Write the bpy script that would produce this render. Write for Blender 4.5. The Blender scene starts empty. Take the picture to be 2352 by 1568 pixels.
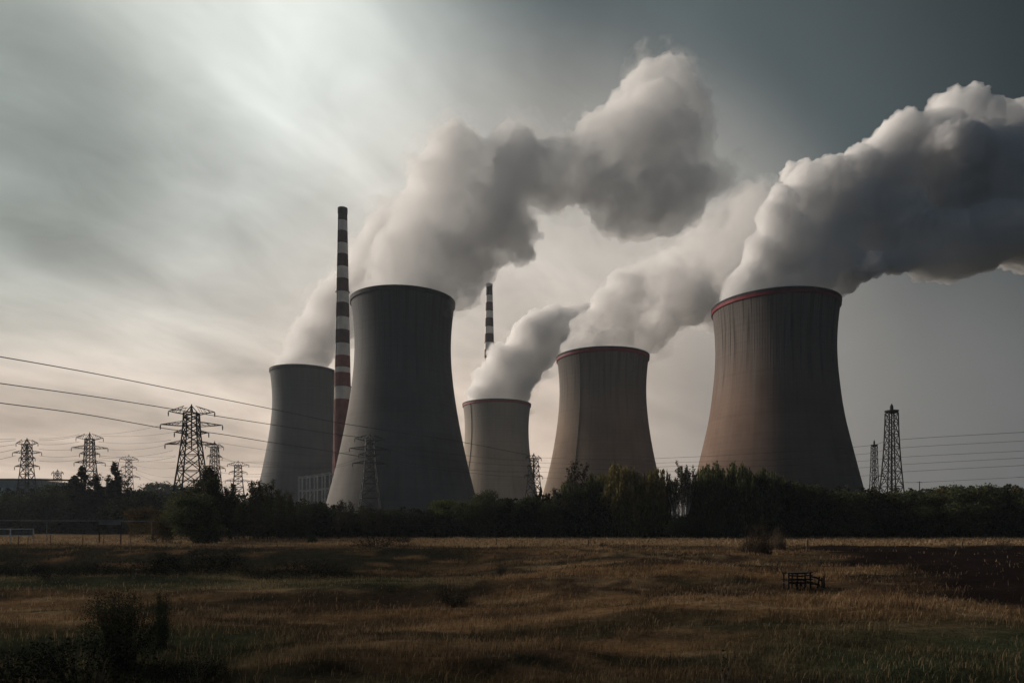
import bpy, bmesh, math, random
import numpy as np
from mathutils import Vector, Matrix

scene = bpy.context.scene
COL = scene.collection
rad = math.radians

# ---------------------------------------------------------------- camera
CAM_H = 3.0
FPX = 1600.0                      # focal length in pixels of a 2352 x 1568 view
HORIZON = 1200.0
cam_data = bpy.data.cameras.new("camera")
cam = bpy.data.objects.new("camera", cam_data)
COL.objects.link(cam)
cam.location = (0, 0, CAM_H)
cam.rotation_euler = (rad(90), 0, 0)
cam_data.sensor_width = 36.0
cam_data.lens = 36.0 * FPX / 2352.0
cam_data.shift_y = (HORIZON - 784.0) / 2352.0
cam_data.clip_start = 0.1
cam_data.clip_end = 30000
scene.camera = cam

# ---------------------------------------------------------------- render settings
scene.render.engine = 'CYCLES'
scene.cycles.use_denoising = True
scene.cycles.max_bounces = 18
scene.cycles.diffuse_bounces = 3
scene.cycles.glossy_bounces = 2
scene.cycles.transmission_bounces = 2
scene.cycles.volume_bounces = 12
scene.cycles.transparent_max_bounces = 8
scene.cycles.volume_step_rate = 1.0
scene.cycles.volume_max_steps = 256
scene.view_settings.view_transform = 'Standard'
scene.view_settings.look = 'None'
scene.view_settings.gamma = 1.0
scene.view_settings.exposure = 0.0

# ---------------------------------------------------------------- node helpers
class NT:
    """small wrapper that makes node trees readable"""
    def __init__(self, tree):
        self.t = tree
    def n(self, kind, **kw):
        nd = self.t.nodes.new(kind)
        for k, v in kw.items():
            setattr(nd, k, v)
        return nd
    def link(self, a, b):
        self.t.links.new(a, b)
    def put(self, sock, v):
        if isinstance(v, bpy.types.NodeSocket):
            self.t.links.new(v, sock)
        elif v is not None:
            sock.default_value = v
    def math(self, op, a, b=None, c=None, clamp=False):
        nd = self.n('ShaderNodeMath', operation=op, use_clamp=clamp)
        self.put(nd.inputs[0], a); self.put(nd.inputs[1], b); self.put(nd.inputs[2], c)
        return nd.outputs[0]
    def vmath(self, op, a, b=None):
        nd = self.n('ShaderNodeVectorMath', operation=op)
        self.put(nd.inputs[0], a); self.put(nd.inputs[1], b)
        return nd.outputs['Value'] if op in ('DOT_PRODUCT', 'LENGTH', 'DISTANCE') else nd.outputs['Vector']
    def ramp(self, v, a, b, lo=0.0, hi=1.0, kind='SMOOTHSTEP'):
        nd = self.n('ShaderNodeMapRange', interpolation_type=kind)
        self.put(nd.inputs['Value'], v)
        nd.inputs['From Min'].default_value = a; nd.inputs['From Max'].default_value = b
        nd.inputs['To Min'].default_value = lo; nd.inputs['To Max'].default_value = hi
        return nd.outputs['Result']
    def mix(self, f, a, b, blend='MIX'):
        nd = self.n('ShaderNodeMix', data_type='RGBA', blend_type=blend)
        def col(x):
            return x if isinstance(x, bpy.types.NodeSocket) else (tuple(x) + (1.0,) if len(x) == 3 else x)
        self.put(nd.inputs[0], f); self.put(nd.inputs[6], col(a)); self.put(nd.inputs[7], col(b))
        return nd.outputs[2]
    def noise(self, vec, scale, detail=3.0, rough=0.5, dist=0.0):
        nd = self.n('ShaderNodeTexNoise')
        self.put(nd.inputs['Vector'], vec)
        nd.inputs['Scale'].default_value = scale; nd.inputs['Detail'].default_value = detail
        nd.inputs['Roughness'].default_value = rough; nd.inputs['Distortion'].default_value = dist
        return nd.outputs['Fac']
    def combine(self, x, y, z):
        nd = self.n('ShaderNodeCombineXYZ')
        self.put(nd.inputs[0], x); self.put(nd.inputs[1], y); self.put(nd.inputs[2], z)
        return nd.outputs[0]
    def separate(self, v):
        nd = self.n('ShaderNodeSeparateXYZ')
        self.put(nd.inputs[0], v)
        return nd.outputs

def sky_dir(px, py):
    return Vector((px - 1176.0, FPX, HORIZON - py)).normalized()

# ---------------------------------------------------------------- sun and sky
SUN_AZ, SUN_EL = -64.0, 18.0
sun_dir = Vector((math.sin(rad(SUN_AZ)) * math.cos(rad(SUN_EL)), math.cos(rad(SUN_AZ)) * math.cos(rad(SUN_EL)), math.sin(rad(SUN_EL))))
sun_data = bpy.data.lights.new("sun", 'SUN')
sun_data.energy = 4.8
sun_data.angle = rad(32)
sun_data.color = (1.0, 0.88, 0.76)
sun = bpy.data.objects.new("sun", sun_data)
COL.objects.link(sun)
sun.rotation_euler = (-sun_dir).to_track_quat('-Z', 'Y').to_euler()

world = bpy.data.worlds.new("World")
scene.world = world
world.use_nodes = True
wt = world.node_tree
wt.nodes.clear()
W = NT(wt)
out = W.n('ShaderNodeOutputWorld')
bg = W.n('ShaderNodeBackground')
W.link(bg.outputs[0], out.inputs[0])
tc = W.n('ShaderNodeTexCoord')
D = tc.outputs['Generated']
sx, sy, sz = W.separate(D)
nish = W.n('ShaderNodeTexSky', sky_type='NISHITA')
nish.sun_disc = False
nish.sun_elevation = rad(SUN_EL)
nish.sun_rotation = rad(SUN_AZ)
nish.air_density = 2.0
nish.dust_density = 4.0
# cloud deck: directions projected onto a flat layer, so streaks converge with perspective
zc = W.math('MAXIMUM', sz, 0.0)
den = W.math('ADD', zc, 0.26)
ux = W.math('DIVIDE', sx, den)
uy = W.math('DIVIDE', sy, den)
ca, sa = math.cos(rad(38)), math.sin(rad(38))
ru = W.math('SUBTRACT', W.math('MULTIPLY', ux, ca), W.math('MULTIPLY', uy, sa))       # across the streaks
rv = W.math('ADD', W.math('MULTIPLY', uy, ca), W.math('MULTIPLY', ux, sa))            # along the streaks
streak = W.noise(W.combine(W.math('MULTIPLY', ru, 2.3), W.math('MULTIPLY', rv, 1.05), 12.4), 1.0, 4.0, 0.48, 0.5)
broad = W.noise(W.combine(ux, uy, 7.7), 0.9, 3.0, 0.5, 0.2)
fine = W.noise(W.combine(W.math('MULTIPLY', ru, 3.0), W.math('MULTIPLY', rv, 2.0), 1.3), 2.2, 5.0, 0.55, 0.5)

def lobe(px, py, inner, outer):
    d = W.vmath('DOT_PRODUCT', D, tuple(sky_dir(px, py)))
    return W.ramp(d, math.cos(rad(outer)), math.cos(rad(inner)))

c = (0.009, 0.027, 0.048)                                             # heavy cloud overhead; unseen part behind set dark blue to cool shaded sides
c = W.mix(lobe(2250, 150, 6, 40), c, (0.011, 0.020, 0.026))            # slate-grey storm cloud high on the right
c = W.mix(lobe(1060, 760, 10, 43), c, (0.126, 0.158, 0.166))          # grey-teal middle sky
c = W.mix(lobe(270, 340, 9, 31), c, (0.70, 0.73, 0.69))             # bright thin cloud on the left
c = W.mix(W.math('MULTIPLY', lobe(1230, 940, 9, 29), 0.92), c, (0.72, 0.665, 0.595))     # glow low behind the towers
low = W.ramp(sz, 0.44, 0.05)
warm_side = lobe(620, 1120, 24, 58)
c = W.mix(W.math('MULTIPLY', W.math('MULTIPLY', low, warm_side), 0.92), c, (0.64, 0.505, 0.405))
c = W.mix(W.math('MULTIPLY', lobe(2000, 1150, 2, 24), 0.75), c, (0.185, 0.185, 0.180))
# left edge: a darker teal patch
c = W.mix(W.math('MULTIPLY', lobe(-150, 280, 2, 15), 0.65), c, (0.19, 0.245, 0.23))
# streaks darken or lighten the deck, most of them on the left
amp = W.math('ADD', W.math('MULTIPLY', lobe(300, 300, 15, 55), 0.95), 0.18)
s1 = W.math('SUBTRACT', W.ramp(streak, 0.30, 0.70), 0.5)
s2 = W.math('SUBTRACT', W.ramp(broad, 0.3, 0.7), 0.5)
s3 = W.math('SUBTRACT', fine, 0.5)
mod = W.math('ADD', W.math('MULTIPLY', s1, 0.50), W.math('ADD', W.math('MULTIPLY', s2, 0.22), W.math('MULTIPLY', s3, 0.45)))
mod = W.math('ADD', W.math('MULTIPLY', mod, amp), 1.0)
cm = W.n('ShaderNodeVectorMath', operation='SCALE')
W.link(c, cm.inputs[0]); W.link(mod, cm.inputs['Scale'])
clear = W.n('ShaderNodeVectorMath', operation='SCALE')
W.link(nish.outputs[0], clear.inputs[0]); clear.inputs['Scale'].default_value = 0.05
sky = W.mix(0.975, clear.outputs[0], cm.outputs[0])
W.link(sky, bg.inputs['Color'])
bg.inputs['Strength'].default_value = 1.0

# ---------------------------------------------------------------- helpers
def at(px, py, depth):
    """a point of the place seen at (px, py) in the 2352 x 1568 view, at its own distance"""
    return Vector(((px - 1176.0) / FPX * depth, depth, CAM_H + (HORIZON - py) / FPX * depth))

def vnoise(x, y, seed=0):
    x = np.asarray(x, float); y = np.asarray(y, float)
    xi = np.floor(x).astype(np.int64); yi = np.floor(y).astype(np.int64)
    fx = x - xi; fy = y - yi
    fx = fx * fx * (3 - 2 * fx); fy = fy * fy * (3 - 2 * fy)
    def h(a, b):
        n = (a * 374761393 + b * 668265263 + seed * 974634777) & 0xFFFFFFFF
        n = ((n ^ (n >> 13)) * 1274126177) & 0xFFFFFFFF
        n = n ^ (n >> 16)
        return (n & 0xFFFF) / 65535.0
    return (h(xi, yi) * (1 - fx) + h(xi + 1, yi) * fx) * (1 - fy) + (h(xi, yi + 1) * (1 - fx) + h(xi + 1, yi + 1) * fx) * fy

def fbm(x, y, seed=0, oct=4):
    s = 0; a = 0.5; t = 0
    for k in range(oct):
        s = s + a * vnoise(np.asarray(x) * 2 ** k, np.asarray(y) * 2 ** k, seed + k); t += a; a *= 0.5
    return s / t

def sstep(v, a, b):
    t = np.clip((np.asarray(v, float) - a) / (b - a), 0, 1)
    return t * t * (3 - 2 * t)

def tag(o, label=None, cat=None, group=None, kind=None):
    if label: o['label'] = label
    if cat: o['category'] = cat
    if group: o['group'] = group
    if kind: o['kind'] = kind
    return o

def thing(name, loc, label, cat, group=None, rz=0.0):
    o = bpy.data.objects.new(name, None)
    o.empty_display_size = 0.5
    COL.objects.link(o)
    o.location = loc
    o.rotation_euler = (0, 0, rz)
    return tag(o, label, cat, group)

def link_mesh(name, me, mat, parent=None, loc=None):
    if mat is not None and len(me.materials) == 0:
        me.materials.append(mat)
    o = bpy.data.objects.new(name, me)
    COL.objects.link(o)
    if parent is not None: o.parent = parent
    if loc is not None: o.location = loc
    return o

class MB:
    """collects bars, tubes, boxes and lathes into one mesh"""
    def __init__(self):
        self.v = []; self.f = []; self.m = []
    def add(self, vs, fs, mi=0):
        b = len(self.v)
        self.v.extend([tuple(p) for p in vs])
        self.f.extend([tuple(b + i for i in f) for f in fs])
        self.m.extend([mi] * len(fs))
        return self
    def tube(self, pts, rs, sides=5, mi=0, cap=True):
        pts = [Vector(p) for p in pts]
        if not hasattr(rs, '__len__'): rs = [rs] * len(pts)
        vs = []; fs = []
        n = len(pts)
        for i, p in enumerate(pts):
            d = (pts[min(i + 1, n - 1)] - pts[max(i - 1, 0)])
            if d.length < 1e-9: d = Vector((0, 0, 1))
            d.normalize()
            ref = Vector((0, 0, 1)) if abs(d.z) < 0.9 else Vector((1, 0, 0))
            u = d.cross(ref).normalized(); w = d.cross(u)
            for k in range(sides):
                a = 2 * math.pi * (k + 0.5) / sides
                vs.append(p + (u * math.cos(a) + w * math.sin(a)) * rs[i])
        for i in range(n - 1):
            for k in range(sides):
                k2 = (k + 1) % sides
                fs.append((i * sides + k, i * sides + k2, (i + 1) * sides + k2, (i + 1) * sides + k))
        if cap:
            fs.append(tuple(range(sides))[::-1]); fs.append(tuple((n - 1) * sides + k for k in range(sides)))
        return self.add(vs, fs, mi)
    def bar(self, a, b, w, mi=0):
        return self.tube([a, b], w * 0.7071, 4, mi)
    def box(self, c, s, mi=0, rz=0.0):
        cx, cy, cz = c; hx, hy, hz = s[0] / 2, s[1] / 2, s[2] / 2
        vs = []
        for x, y, z in ((-1, -1, -1), (1, -1, -1), (1, 1, -1), (-1, 1, -1), (-1, -1, 1), (1, -1, 1), (1, 1, 1), (-1, 1, 1)):
            px, py = x * hx, y * hy
            vs.append((cx + px * math.cos(rz) - py * math.sin(rz), cy + px * math.sin(rz) + py * math.cos(rz), cz + z * hz))
        return self.add(vs, [(0, 3, 2, 1), (4, 5, 6, 7), (0, 1, 5, 4), (1, 2, 6, 5), (2, 3, 7, 6), (3, 0, 4, 7)], mi)
    def lathe(self, prof, seg=96, mi=0, mis=None, closed=False):
        vs = []; 
        for r, z in prof:
            for k in range(seg):
                a = 2 * math.pi * k / seg
                vs.append((r * math.cos(a), r * math.sin(a), z))
        b = len(self.v); self.v.extend(vs)
        n = len(prof)
        for i in range(n if closed else n - 1):
            j = (i + 1) % n
            for k in range(seg):
                k2 = (k + 1) % seg
                self.f.append((b + i * seg + k, b + i * seg + k2, b + j * seg + k2, b + j * seg + k))
                self.m.append(mis[i] if mis else mi)
        return self
    def build(self, name, mat, parent=None, loc=None, smooth=False):
        me = bpy.data.meshes.new(name)
        me.from_pydata(self.v, [], self.f)
        mats = mat if isinstance(mat, (list, tuple)) else [mat]
        for m in mats: me.materials.append(m)
        if len(mats) > 1: me.polygons.foreach_set('material_index', self.m)
        if smooth: me.polygons.foreach_set('use_smooth', [True] * len(me.polygons))
        me.update()
        return link_mesh(name, me, None, parent, loc)

def quads_mesh(name, V, C, mat):
    """V (n,4,3) corner positions, C (n,3) base colours -> mesh data"""
    n = len(V)
    me = bpy.data.meshes.new(name)
    me.vertices.add(n * 4); me.loops.add(n * 4); me.polygons.add(n)
    me.vertices.foreach_set('co', np.ascontiguousarray(V, dtype=np.float32).ravel())
    me.loops.foreach_set('vertex_index', np.arange(n * 4, dtype=np.int32))
    me.polygons.foreach_set('loop_start', np.arange(0, n * 4, 4, dtype=np.int32))
    ca = me.attributes.new('Col', 'FLOAT_COLOR', 'POINT')
    cc = np.ones((n, 4, 4), dtype=np.float32); cc[:, :, :3] = np.asarray(C)[:, None, :]
    ca.data.foreach_set('color', cc.ravel())
    me.update(calc_edges=True)
    me.materials.append(mat)
    return me

def basic_mat(name, col, rough=0.8, metal=0.0, var=0.25, scale=1.0):
    m = bpy.data.materials.new(name); m.use_nodes = True
    N = NT(m.node_tree); b = m.node_tree.nodes['Principled BSDF']
    t = N.n('ShaderNodeTexCoord')
    nz = N.noise(t.outputs['Object'], scale, 4.0, 0.6)
    c1 = tuple(x * (1 - var) for x in col); c2 = tuple(min(1, x * (1 + var)) for x in col)
    N.link(N.mix(N.ramp(nz, 0.3, 0.7), c1, c2), b.inputs['Base Color'])
    b.inputs['Specular IOR Level'].default_value = 0.2
    b.inputs['Roughness'].default_value = rough; b.inputs['Metallic'].default_value = metal
    return m
# ---------------------------------------------------------------- terrain heights
def ground_h(x, y):
    x = np.asarray(x, float); y = np.asarray(y, float)
    left = sstep(x, 14, -6)
    foot = 56 + 0.10 * np.clip(x + 40, 0, 60); top = 81 + 0 * x
    s_left = sstep(y, foot, top)
    s_right = sstep(y, 18, 92)
    s = s_left * left + s_right * (1 - left)
    h = -(0.95 + 0.45 * left) * (1 - s)
    fade = sstep(y, 260, 120)
    h = h + fade * (1.05 * (fbm(x / 17.0 + 3.3, y / 7.5, 11, 3) - 0.5) * sstep(y, 120, 70)
                    + 0.46 * (fbm(x / 4.5, y / 2.6, 21, 3) - 0.5) + 0.10 * (fbm(x / 1.1, y / 0.9, 31, 2) - 0.5))
    # near ridge of matted grass with its steep side towards the viewer
    y0 = 19.6 + 0.9 * np.sin(x * 0.55 + 0.8) + 0.5 * np.sin(x * 1.3)
    m = sstep(x, -9, -5) * sstep(x, 4.5, 1.0)
    d = y - y0
    h = h + m * 0.34 * np.where(d < 0, np.exp(-(d / 0.7) ** 2), np.exp(-(d / 3.2) ** 2))
    y1 = 27.5 + 0.22 * x + 0.8 * np.sin(x * 0.4)
    d = y - y1
    h = h + 0.28 * sstep(x, 14, 4) * np.where(d < 0, np.exp(-(d / 1.2) ** 2), np.exp(-(d / 4.5) ** 2))
    y2 = 44 + 0.10 * x + 1.2 * np.sin(x * 0.21 + 1)
    d = y - y2
    h = h + 0.40 * sstep(x, 26, 12) * np.where(d < 0, np.exp(-(d / 2.0) ** 2), np.exp(-(d / 7) ** 2))
    return np.where(y > 300, 0.0, h) if True else h

def gz(x, y): return float(ground_h(x, y))

def plough_mask(x, y):
    x = np.asarray(x, float); y = np.asarray(y, float)
    e = x - (21.5 + (y - 30) * 0.25) + 7.0 * (fbm(x / 5.0, y / 4.0, 77, 4) - 0.5)
    return sstep(e, -2.0, 2.4) * sstep(y, 90, 87.5) * sstep(y, 8, 14)

TAN = np.array((0.205, 0.142, 0.082)); BROWN = np.array((0.056, 0.038, 0.025)); GREEN = np.array((0.036, 0.042, 0.024))
OCHRE = np.array((0.130, 0.083, 0.044)); SOIL = np.array((0.018, 0.0128, 0.0115)); DKGREEN = np.array((0.015, 0.018, 0.013))

def lerp(a, b, t):
    t = np.asarray(t)[..., None]
    return a * (1 - t) + b * t

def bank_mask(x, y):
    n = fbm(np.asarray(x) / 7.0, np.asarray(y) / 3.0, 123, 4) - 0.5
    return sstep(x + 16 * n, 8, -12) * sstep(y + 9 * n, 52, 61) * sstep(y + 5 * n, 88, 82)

def ground_col(x, y, soil=True):
    x = np.asarray(x, float); y = np.asarray(y, float)
    n1 = fbm(x / 9.0, y / 5.0, 41, 4); n2 = fbm(x / 3.2 + 9, y / 2.0, 51, 4); n3 = fbm(x / 22.0, y / 12.0 + 5, 61, 3)
    c = lerp(np.broadcast_to(BROWN, x.shape + (3,)), np.broadcast_to(OCHRE, x.shape + (3,)), sstep(n1, 0.42, 0.62))
    c = lerp(c, np.broadcast_to(TAN, x.shape + (3,)), 0.85 * sstep(n2, 0.54, 0.68))
    c = lerp(c, np.broadcast_to(DKGREEN * 1.2, x.shape + (3,)), 0.75 * sstep(fbm(x / 6.0 + 40, y / 2.4, 91, 4), 0.56, 0.68) * sstep(y, 95, 80))
    g = sstep(x, 4, 11) * sstep(y, 30, 22) * 0.9                       # green sward near on the right
    g = np.maximum(g, 0.85 * sstep(x, 2, -9) * sstep(y, 41, 46) * sstep(y, 64, 54))   # greenish meadow strip on the left
    g = np.maximum(g, 0.8 * sstep(y, 18.8, 16.5))  # foreground shade painted as a darker green near the viewer
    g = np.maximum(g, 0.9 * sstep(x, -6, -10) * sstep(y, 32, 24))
    g = np.clip(g * (0.5 + n2) + 0.35 * (n3 - 0.5), 0, 1)
    c = lerp(c, np.broadcast_to(GREEN, x.shape + (3,)), g)
    gt = 0.8 * sstep(x, 3, -12) * sstep(y, 41, 45) * sstep(y, 60, 53) * sstep(n1, 0.35, 0.6)
    c = lerp(c, np.broadcast_to(TAN * np.array((0.92, 1.05, 1.0)), x.shape + (3,)), gt)
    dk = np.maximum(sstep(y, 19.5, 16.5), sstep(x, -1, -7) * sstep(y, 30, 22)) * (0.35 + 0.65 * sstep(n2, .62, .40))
    c = lerp(c, np.broadcast_to(np.array((0.022, 0.024, 0.015)), x.shape + (3,)), 0.75 * dk)  # near and left-corner shade painted into the ground colour
    gold = sstep(x, -14, -2) * sstep(x, 34, 20) * sstep(y, 27, 34) * sstep(y, 88, 70) * sstep(n1, .38, .55)
    c = lerp(c, np.broadcast_to(np.array((0.175, 0.108, 0.056)), x.shape + (3,)), 0.5 * gold)
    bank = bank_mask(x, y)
    c = lerp(c, np.broadcast_to(DKGREEN, x.shape + (3,)), 0.88 * bank * sstep(n2, 0.25, 0.5))  # the bank's shade painted in as near-black green
    strip = sstep(y, 88, 92) * sstep(y, 230, 150)
    c = lerp(c, np.broadcast_to(TAN * 1.15, x.shape + (3,)), strip * (0.4 + 0.6 * n2))
    if soil:
        c = lerp(c, np.broadcast_to(SOIL, x.shape + (3,)) * (0.7 + 0.6 * n2[..., None]), plough_mask(x, y))
    far = sstep(y, 220, 320)
    return lerp(c, np.broadcast_to(np.array((0.05, 0.05, 0.035)), x.shape + (3,)), far)

# ---------------------------------------------------------------- ground sheet
def make_ground():
    ys = np.concatenate([np.arange(-60, 8, 4.0), np.arange(8, 34, 0.2), np.arange(34, 60, 0.4), np.arange(60, 100, 0.7),
                         np.arange(100, 180, 2.0), np.geomspace(180, 12000, 40)])
    xp = np.concatenate([np.arange(0, 16, 0.25), np.arange(16, 45, 0.6), np.arange(45, 120, 2.0), np.geomspace(120, 9000, 24)])
    xs = np.concatenate([-xp[:0:-1], xp])
    X, Y = np.meshgrid(xs, ys)
    Z = ground_h(X, Y)
    nx, ny = len(xs), len(ys)
    V = np.stack([X, Y, Z], -1).reshape(-1, 3)
    i = np.arange(ny - 1)[:, None] * nx + np.arange(nx - 1)[None, :]
    F = np.stack([i, i + 1, i + nx + 1, i + nx], -1).reshape(-1, 4)
    me = bpy.data.meshes.new('ground')
    me.vertices.add(len(V)); me.loops.add(F.size); me.polygons.add(len(F))
    me.vertices.foreach_set('co', V.astype(np.float32).ravel())
    me.loops.foreach_set('vertex_index', F.astype(np.int32).ravel())
    me.polygons.foreach_set('loop_start', np.arange(0, F.size, 4, dtype=np.int32))
    me.polygons.foreach_set('use_smooth', np.ones(len(F), dtype=bool))
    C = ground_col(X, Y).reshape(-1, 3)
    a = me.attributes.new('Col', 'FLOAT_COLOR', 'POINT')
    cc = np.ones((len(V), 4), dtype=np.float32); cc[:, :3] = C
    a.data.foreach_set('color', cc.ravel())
    me.update(calc_edges=True)
    m = bpy.data.materials.new('field_earth'); m.use_nodes = True
    N = NT(m.node_tree); b = m.node_tree.nodes['Principled BSDF']
    at_ = N.n('ShaderNodeAttribute', attribute_name='Col')
    t = N.n('ShaderNodeTexCoord')
    n1 = N.noise(t.outputs['Object'], 2.2, 6.0, 0.7)
    n2 = N.noise(t.outputs['Object'], 9.0, 5.0, 0.7)
    f = N.math('ADD', N.ramp(n1, 0.3, 0.7, 0.25, 0.75), N.ramp(n2, 0.3, 0.7, 0.1, 0.6))
    sc = N.n('ShaderNodeVectorMath', operation='SCALE')
    N.link(at_.outputs['Color'], sc.inputs[0]); N.link(f, sc.inputs['Scale'])
    N.link(sc.outputs[0], b.inputs['Base Color'])
    b.inputs['Roughness'].default_value = 0.95
    b.inputs['Specular IOR Level'].default_value = 0.0
    bp = N.n('ShaderNodeBump'); bp.inputs['Strength'].default_value = 0.6; bp.inputs['Distance'].default_value = 0.12
    N.link(n2, bp.inputs['Height']); N.link(bp.outputs[0], b.inputs['Normal'])
    o = link_mesh('ground', me, m)
    tag(o, 'rough rolling field of dry brown and green grass with a dark ploughed patch', 'ground', None, 'structure')
make_ground()

# ---------------------------------------------------------------- cooling towers
def concrete(name, dark, light, ribs, stain, streak_amt, top_dark, top_tint=(0.10, 0.108, 0.112), tint=0.75):
    m = bpy.data.materials.new(name); m.use_nodes = True
    N = NT(m.node_tree); b = m.node_tree.nodes['Principled BSDF']
    t = N.n('ShaderNodeTexCoord'); P = t.outputs['Object']
    x, y, z = N.separate(P)
    ang = N.math('ARCTAN2', y, x)
    cx = N.math('COSINE', ang); sx_ = N.math('SINE', ang)
    ring = lambda k, zs: N.combine(N.math('MULTIPLY', cx, k), N.math('MULTIPLY', sx_, k), N.math('MULTIPLY', z, zs))
    st = N.noise(ring(9.0, 0.012), 1.0, 5.0, 0.6)                    # vertical rain streaks
    st2 = N.noise(ring(19.0, 0.016), 1.0, 3.0, 0.6)
    cloud = N.noise(P, 0.045, 5.0, 0.55)
    lift = N.noise(N.combine(0.0, 0.0, z), 0.7, 2.0, 0.6)             # casting lifts
    base = N.mix(N.ramp(cloud, 0.3, 0.7), dark, light)
    zn = N.math('ADD', z, N.math('MULTIPLY', N.math('SUBTRACT', st, 0.5), 70.0))
    base = N.mix(N.math('MULTIPLY', N.ramp(zn, 50.0, 100.0), tint), base, top_tint)      # grey weathered upper part with a ragged lower edge
    v = N.math('ADD', N.math('MULTIPLY', N.math('SUBTRACT', st, 0.5), 1.1), N.math('MULTIPLY', N.math('SUBTRACT', st2, 0.5), 0.7))
    topf = N.ramp(z, 45.0, 108.0)
    v = N.math('MULTIPLY', v, N.math('ADD', N.math('MULTIPLY', topf, streak_amt), 0.38))
    v = N.math('ADD', v, N.math('MULTIPLY', N.math('SUBTRACT', lift, 0.5), 0.34))
    # soot running down from the rim
    soot = N.math('MULTIPLY', N.ramp(z, 70.0, 109.0), N.ramp(st, 0.42, 0.62))
    v = N.math('SUBTRACT', N.math('ADD', 1.0, v), N.math('MULTIPLY', soot, top_dark))
    sc = N.n('ShaderNodeVectorMath', operation='SCALE')
    N.link(base, sc.inputs[0]); N.link(v, sc.inputs['Scale'])
    col = N.mix(N.math('MULTIPLY', N.ramp(st2, 0.50, 0.60), N.math('MULTIPLY', N.ramp(N.math('ADD', z, N.math('MULTIPLY', N.math('SUBTRACT', cloud, 0.5), 90.0)), 58.0, 108.0), stain)), sc.outputs[0], (0.05, 0.045, 0.04))
    N.link(col, b.inputs['Base Color'])
    b.inputs['Roughness'].default_value = 0.9
    b.inputs['Specular IOR Level'].default_value = 0.2
    rib = N.math('MULTIPLY', N.math('SINE', N.math('MULTIPLY', ang, 150.0)), N.math('MULTIPLY', N.ramp(z, 60.0, 92.0, 0.06, 1.0), N.ramp(st, 0.35, 0.65, 0.1, 1.0)))
    hgt = N.math('ADD', N.math('MULTIPLY', rib, ribs), N.math('MULTIPLY', lift, 0.5))
    bp = N.n('ShaderNodeBump'); bp.inputs['Strength'].default_value = 0.5; bp.inputs['Distance'].default_value = 0.35
    N.link(hgt, bp.inputs['Height']); N.link(bp.outputs[0], b.inputs['Normal'])
    return m

PROF_WIDE = [(0, 1.47), (.06, 1.41), (.12, 1.355), (.2, 1.27), (.28, 1.19), (.36, 1.12), (.45, 1.055), (.54, 1.005), (.63, .968), (.72, .946), (.8, .940), (.87, .948), (.93, .965), (.97, .983), (1.0, 1.0)]
PROF_SLIM = [(0, 1.52), (.06, 1.45), (.12, 1.39), (.2, 1.30), (.28, 1.215), (.36, 1.14), (.45, 1.065), (.54, 1.005), (.63, .96), (.72, .932), (.8, .925), (.87, .937), (.93, .96), (.97, .982), (1.0, 1.0)]
PROF_BIG = [(0, 1.50), (.06, 1.44), (.12, 1.385), (.175, 1.327), (.24, 1.268), (.305, 1.213), (.39, 1.14), (.479, 1.067), (.56, 1.018), (.65, .98), (.72, .955), (.8, .943), (.87, .95), (.93, .968), (.97, .985), (1.0, 1.0)]
def flare(prof, f):
    return [(z, r * (f + (1 - f) * float(sstep(z, .40, .85)))) for z, r in prof]
red_paint = basic_mat('red_rim_paint', (0.17, 0.016, 0.028), 0.6, 0, 0.25, 0.3)
dark_rim = basic_mat('sooty_rim', (0.035, 0.038, 0.042), 0.85, 0, 0.3, 0.3)
steel_dark = basic_mat('dark_galvanised_steel', (0.017, 0.018, 0.019), 0.7, 0.1, 0.3, 1.0)

def cooling_tower(px, depth, height, radius, prof, mat, red, label, ladder=None, base_scale=1.0):
    loc = ((px - 1176.0) / FPX * depth, depth, 0.0)
    t = thing('cooling_tower', loc, label, 'cooling tower', 'hyperbolic cooling towers of the power station')
    zs = np.array([p[0] for p in prof]); rs = np.array([p[1] for p in prof])
    zz = np.linspace(0, 1, 61)
    # smooth the outline
    rr = np.interp(zz, zs, rs); k = np.array([1, 2, 3, 2, 1]) / 9.0
    rp = np.concatenate([[2 * rr[0] - rr[2], 2 * rr[0] - rr[1]], rr, [2 * rr[-1] - rr[-2], 2 * rr[-1] - rr[-3]]])
    rr = np.convolve(rp, k, 'valid')
    outer = [(r * radius, z * height) for r, z in zip(rr, zz)]
    inner = [(r * radius - 0.9, z * height) for r, z in zip(rr[::-1], zz[::-1])]
    MB().lathe(outer + inner, 144, closed=True).build('shell', mat, t, smooth=True)
    r = radius
    if red:
        MB().lathe([(r + 0.02, height - 2.3), (r + 0.32, height - 2.1), (r + 0.40, height - 0.55), (r + 0.02, height - 0.5)], 144, closed=False).build('rim_band', red_paint, t, smooth=False)
        MB().lathe([(r + 0.02, height - 0.5), (r + 0.5, height - 0.5), (r + 0.5, height + 0.55), (r - 1.2, height + 0.55), (r - 1.2, height - 0.2)], 144).build('rim', dark_rim, t)
    else:
        MB().lathe([(r + 0.02, height - 1.5), (r + 0.35, height - 1.4), (r + 0.45, height + 0.5), (r - 1.2, height + 0.5), (r - 1.2, height - 0.2)], 144).build('rim', dark_rim, t)
    if ladder:
        a, z0 = ladder
        m = MB()
        idx = [i for i in range(len(zz)) if zz[i] >= z0 and zz[i] < 0.985]
        pts = [Vector(((rr[i] * radius + 0.25) * math.cos(a), (rr[i] * radius + 0.25) * math.sin(a), zz[i] * height)) for i in idx]
        m.tube(pts, 0.2, 6)
        m.build('drain_pipe', dark_rim, t)
    return t

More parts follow.
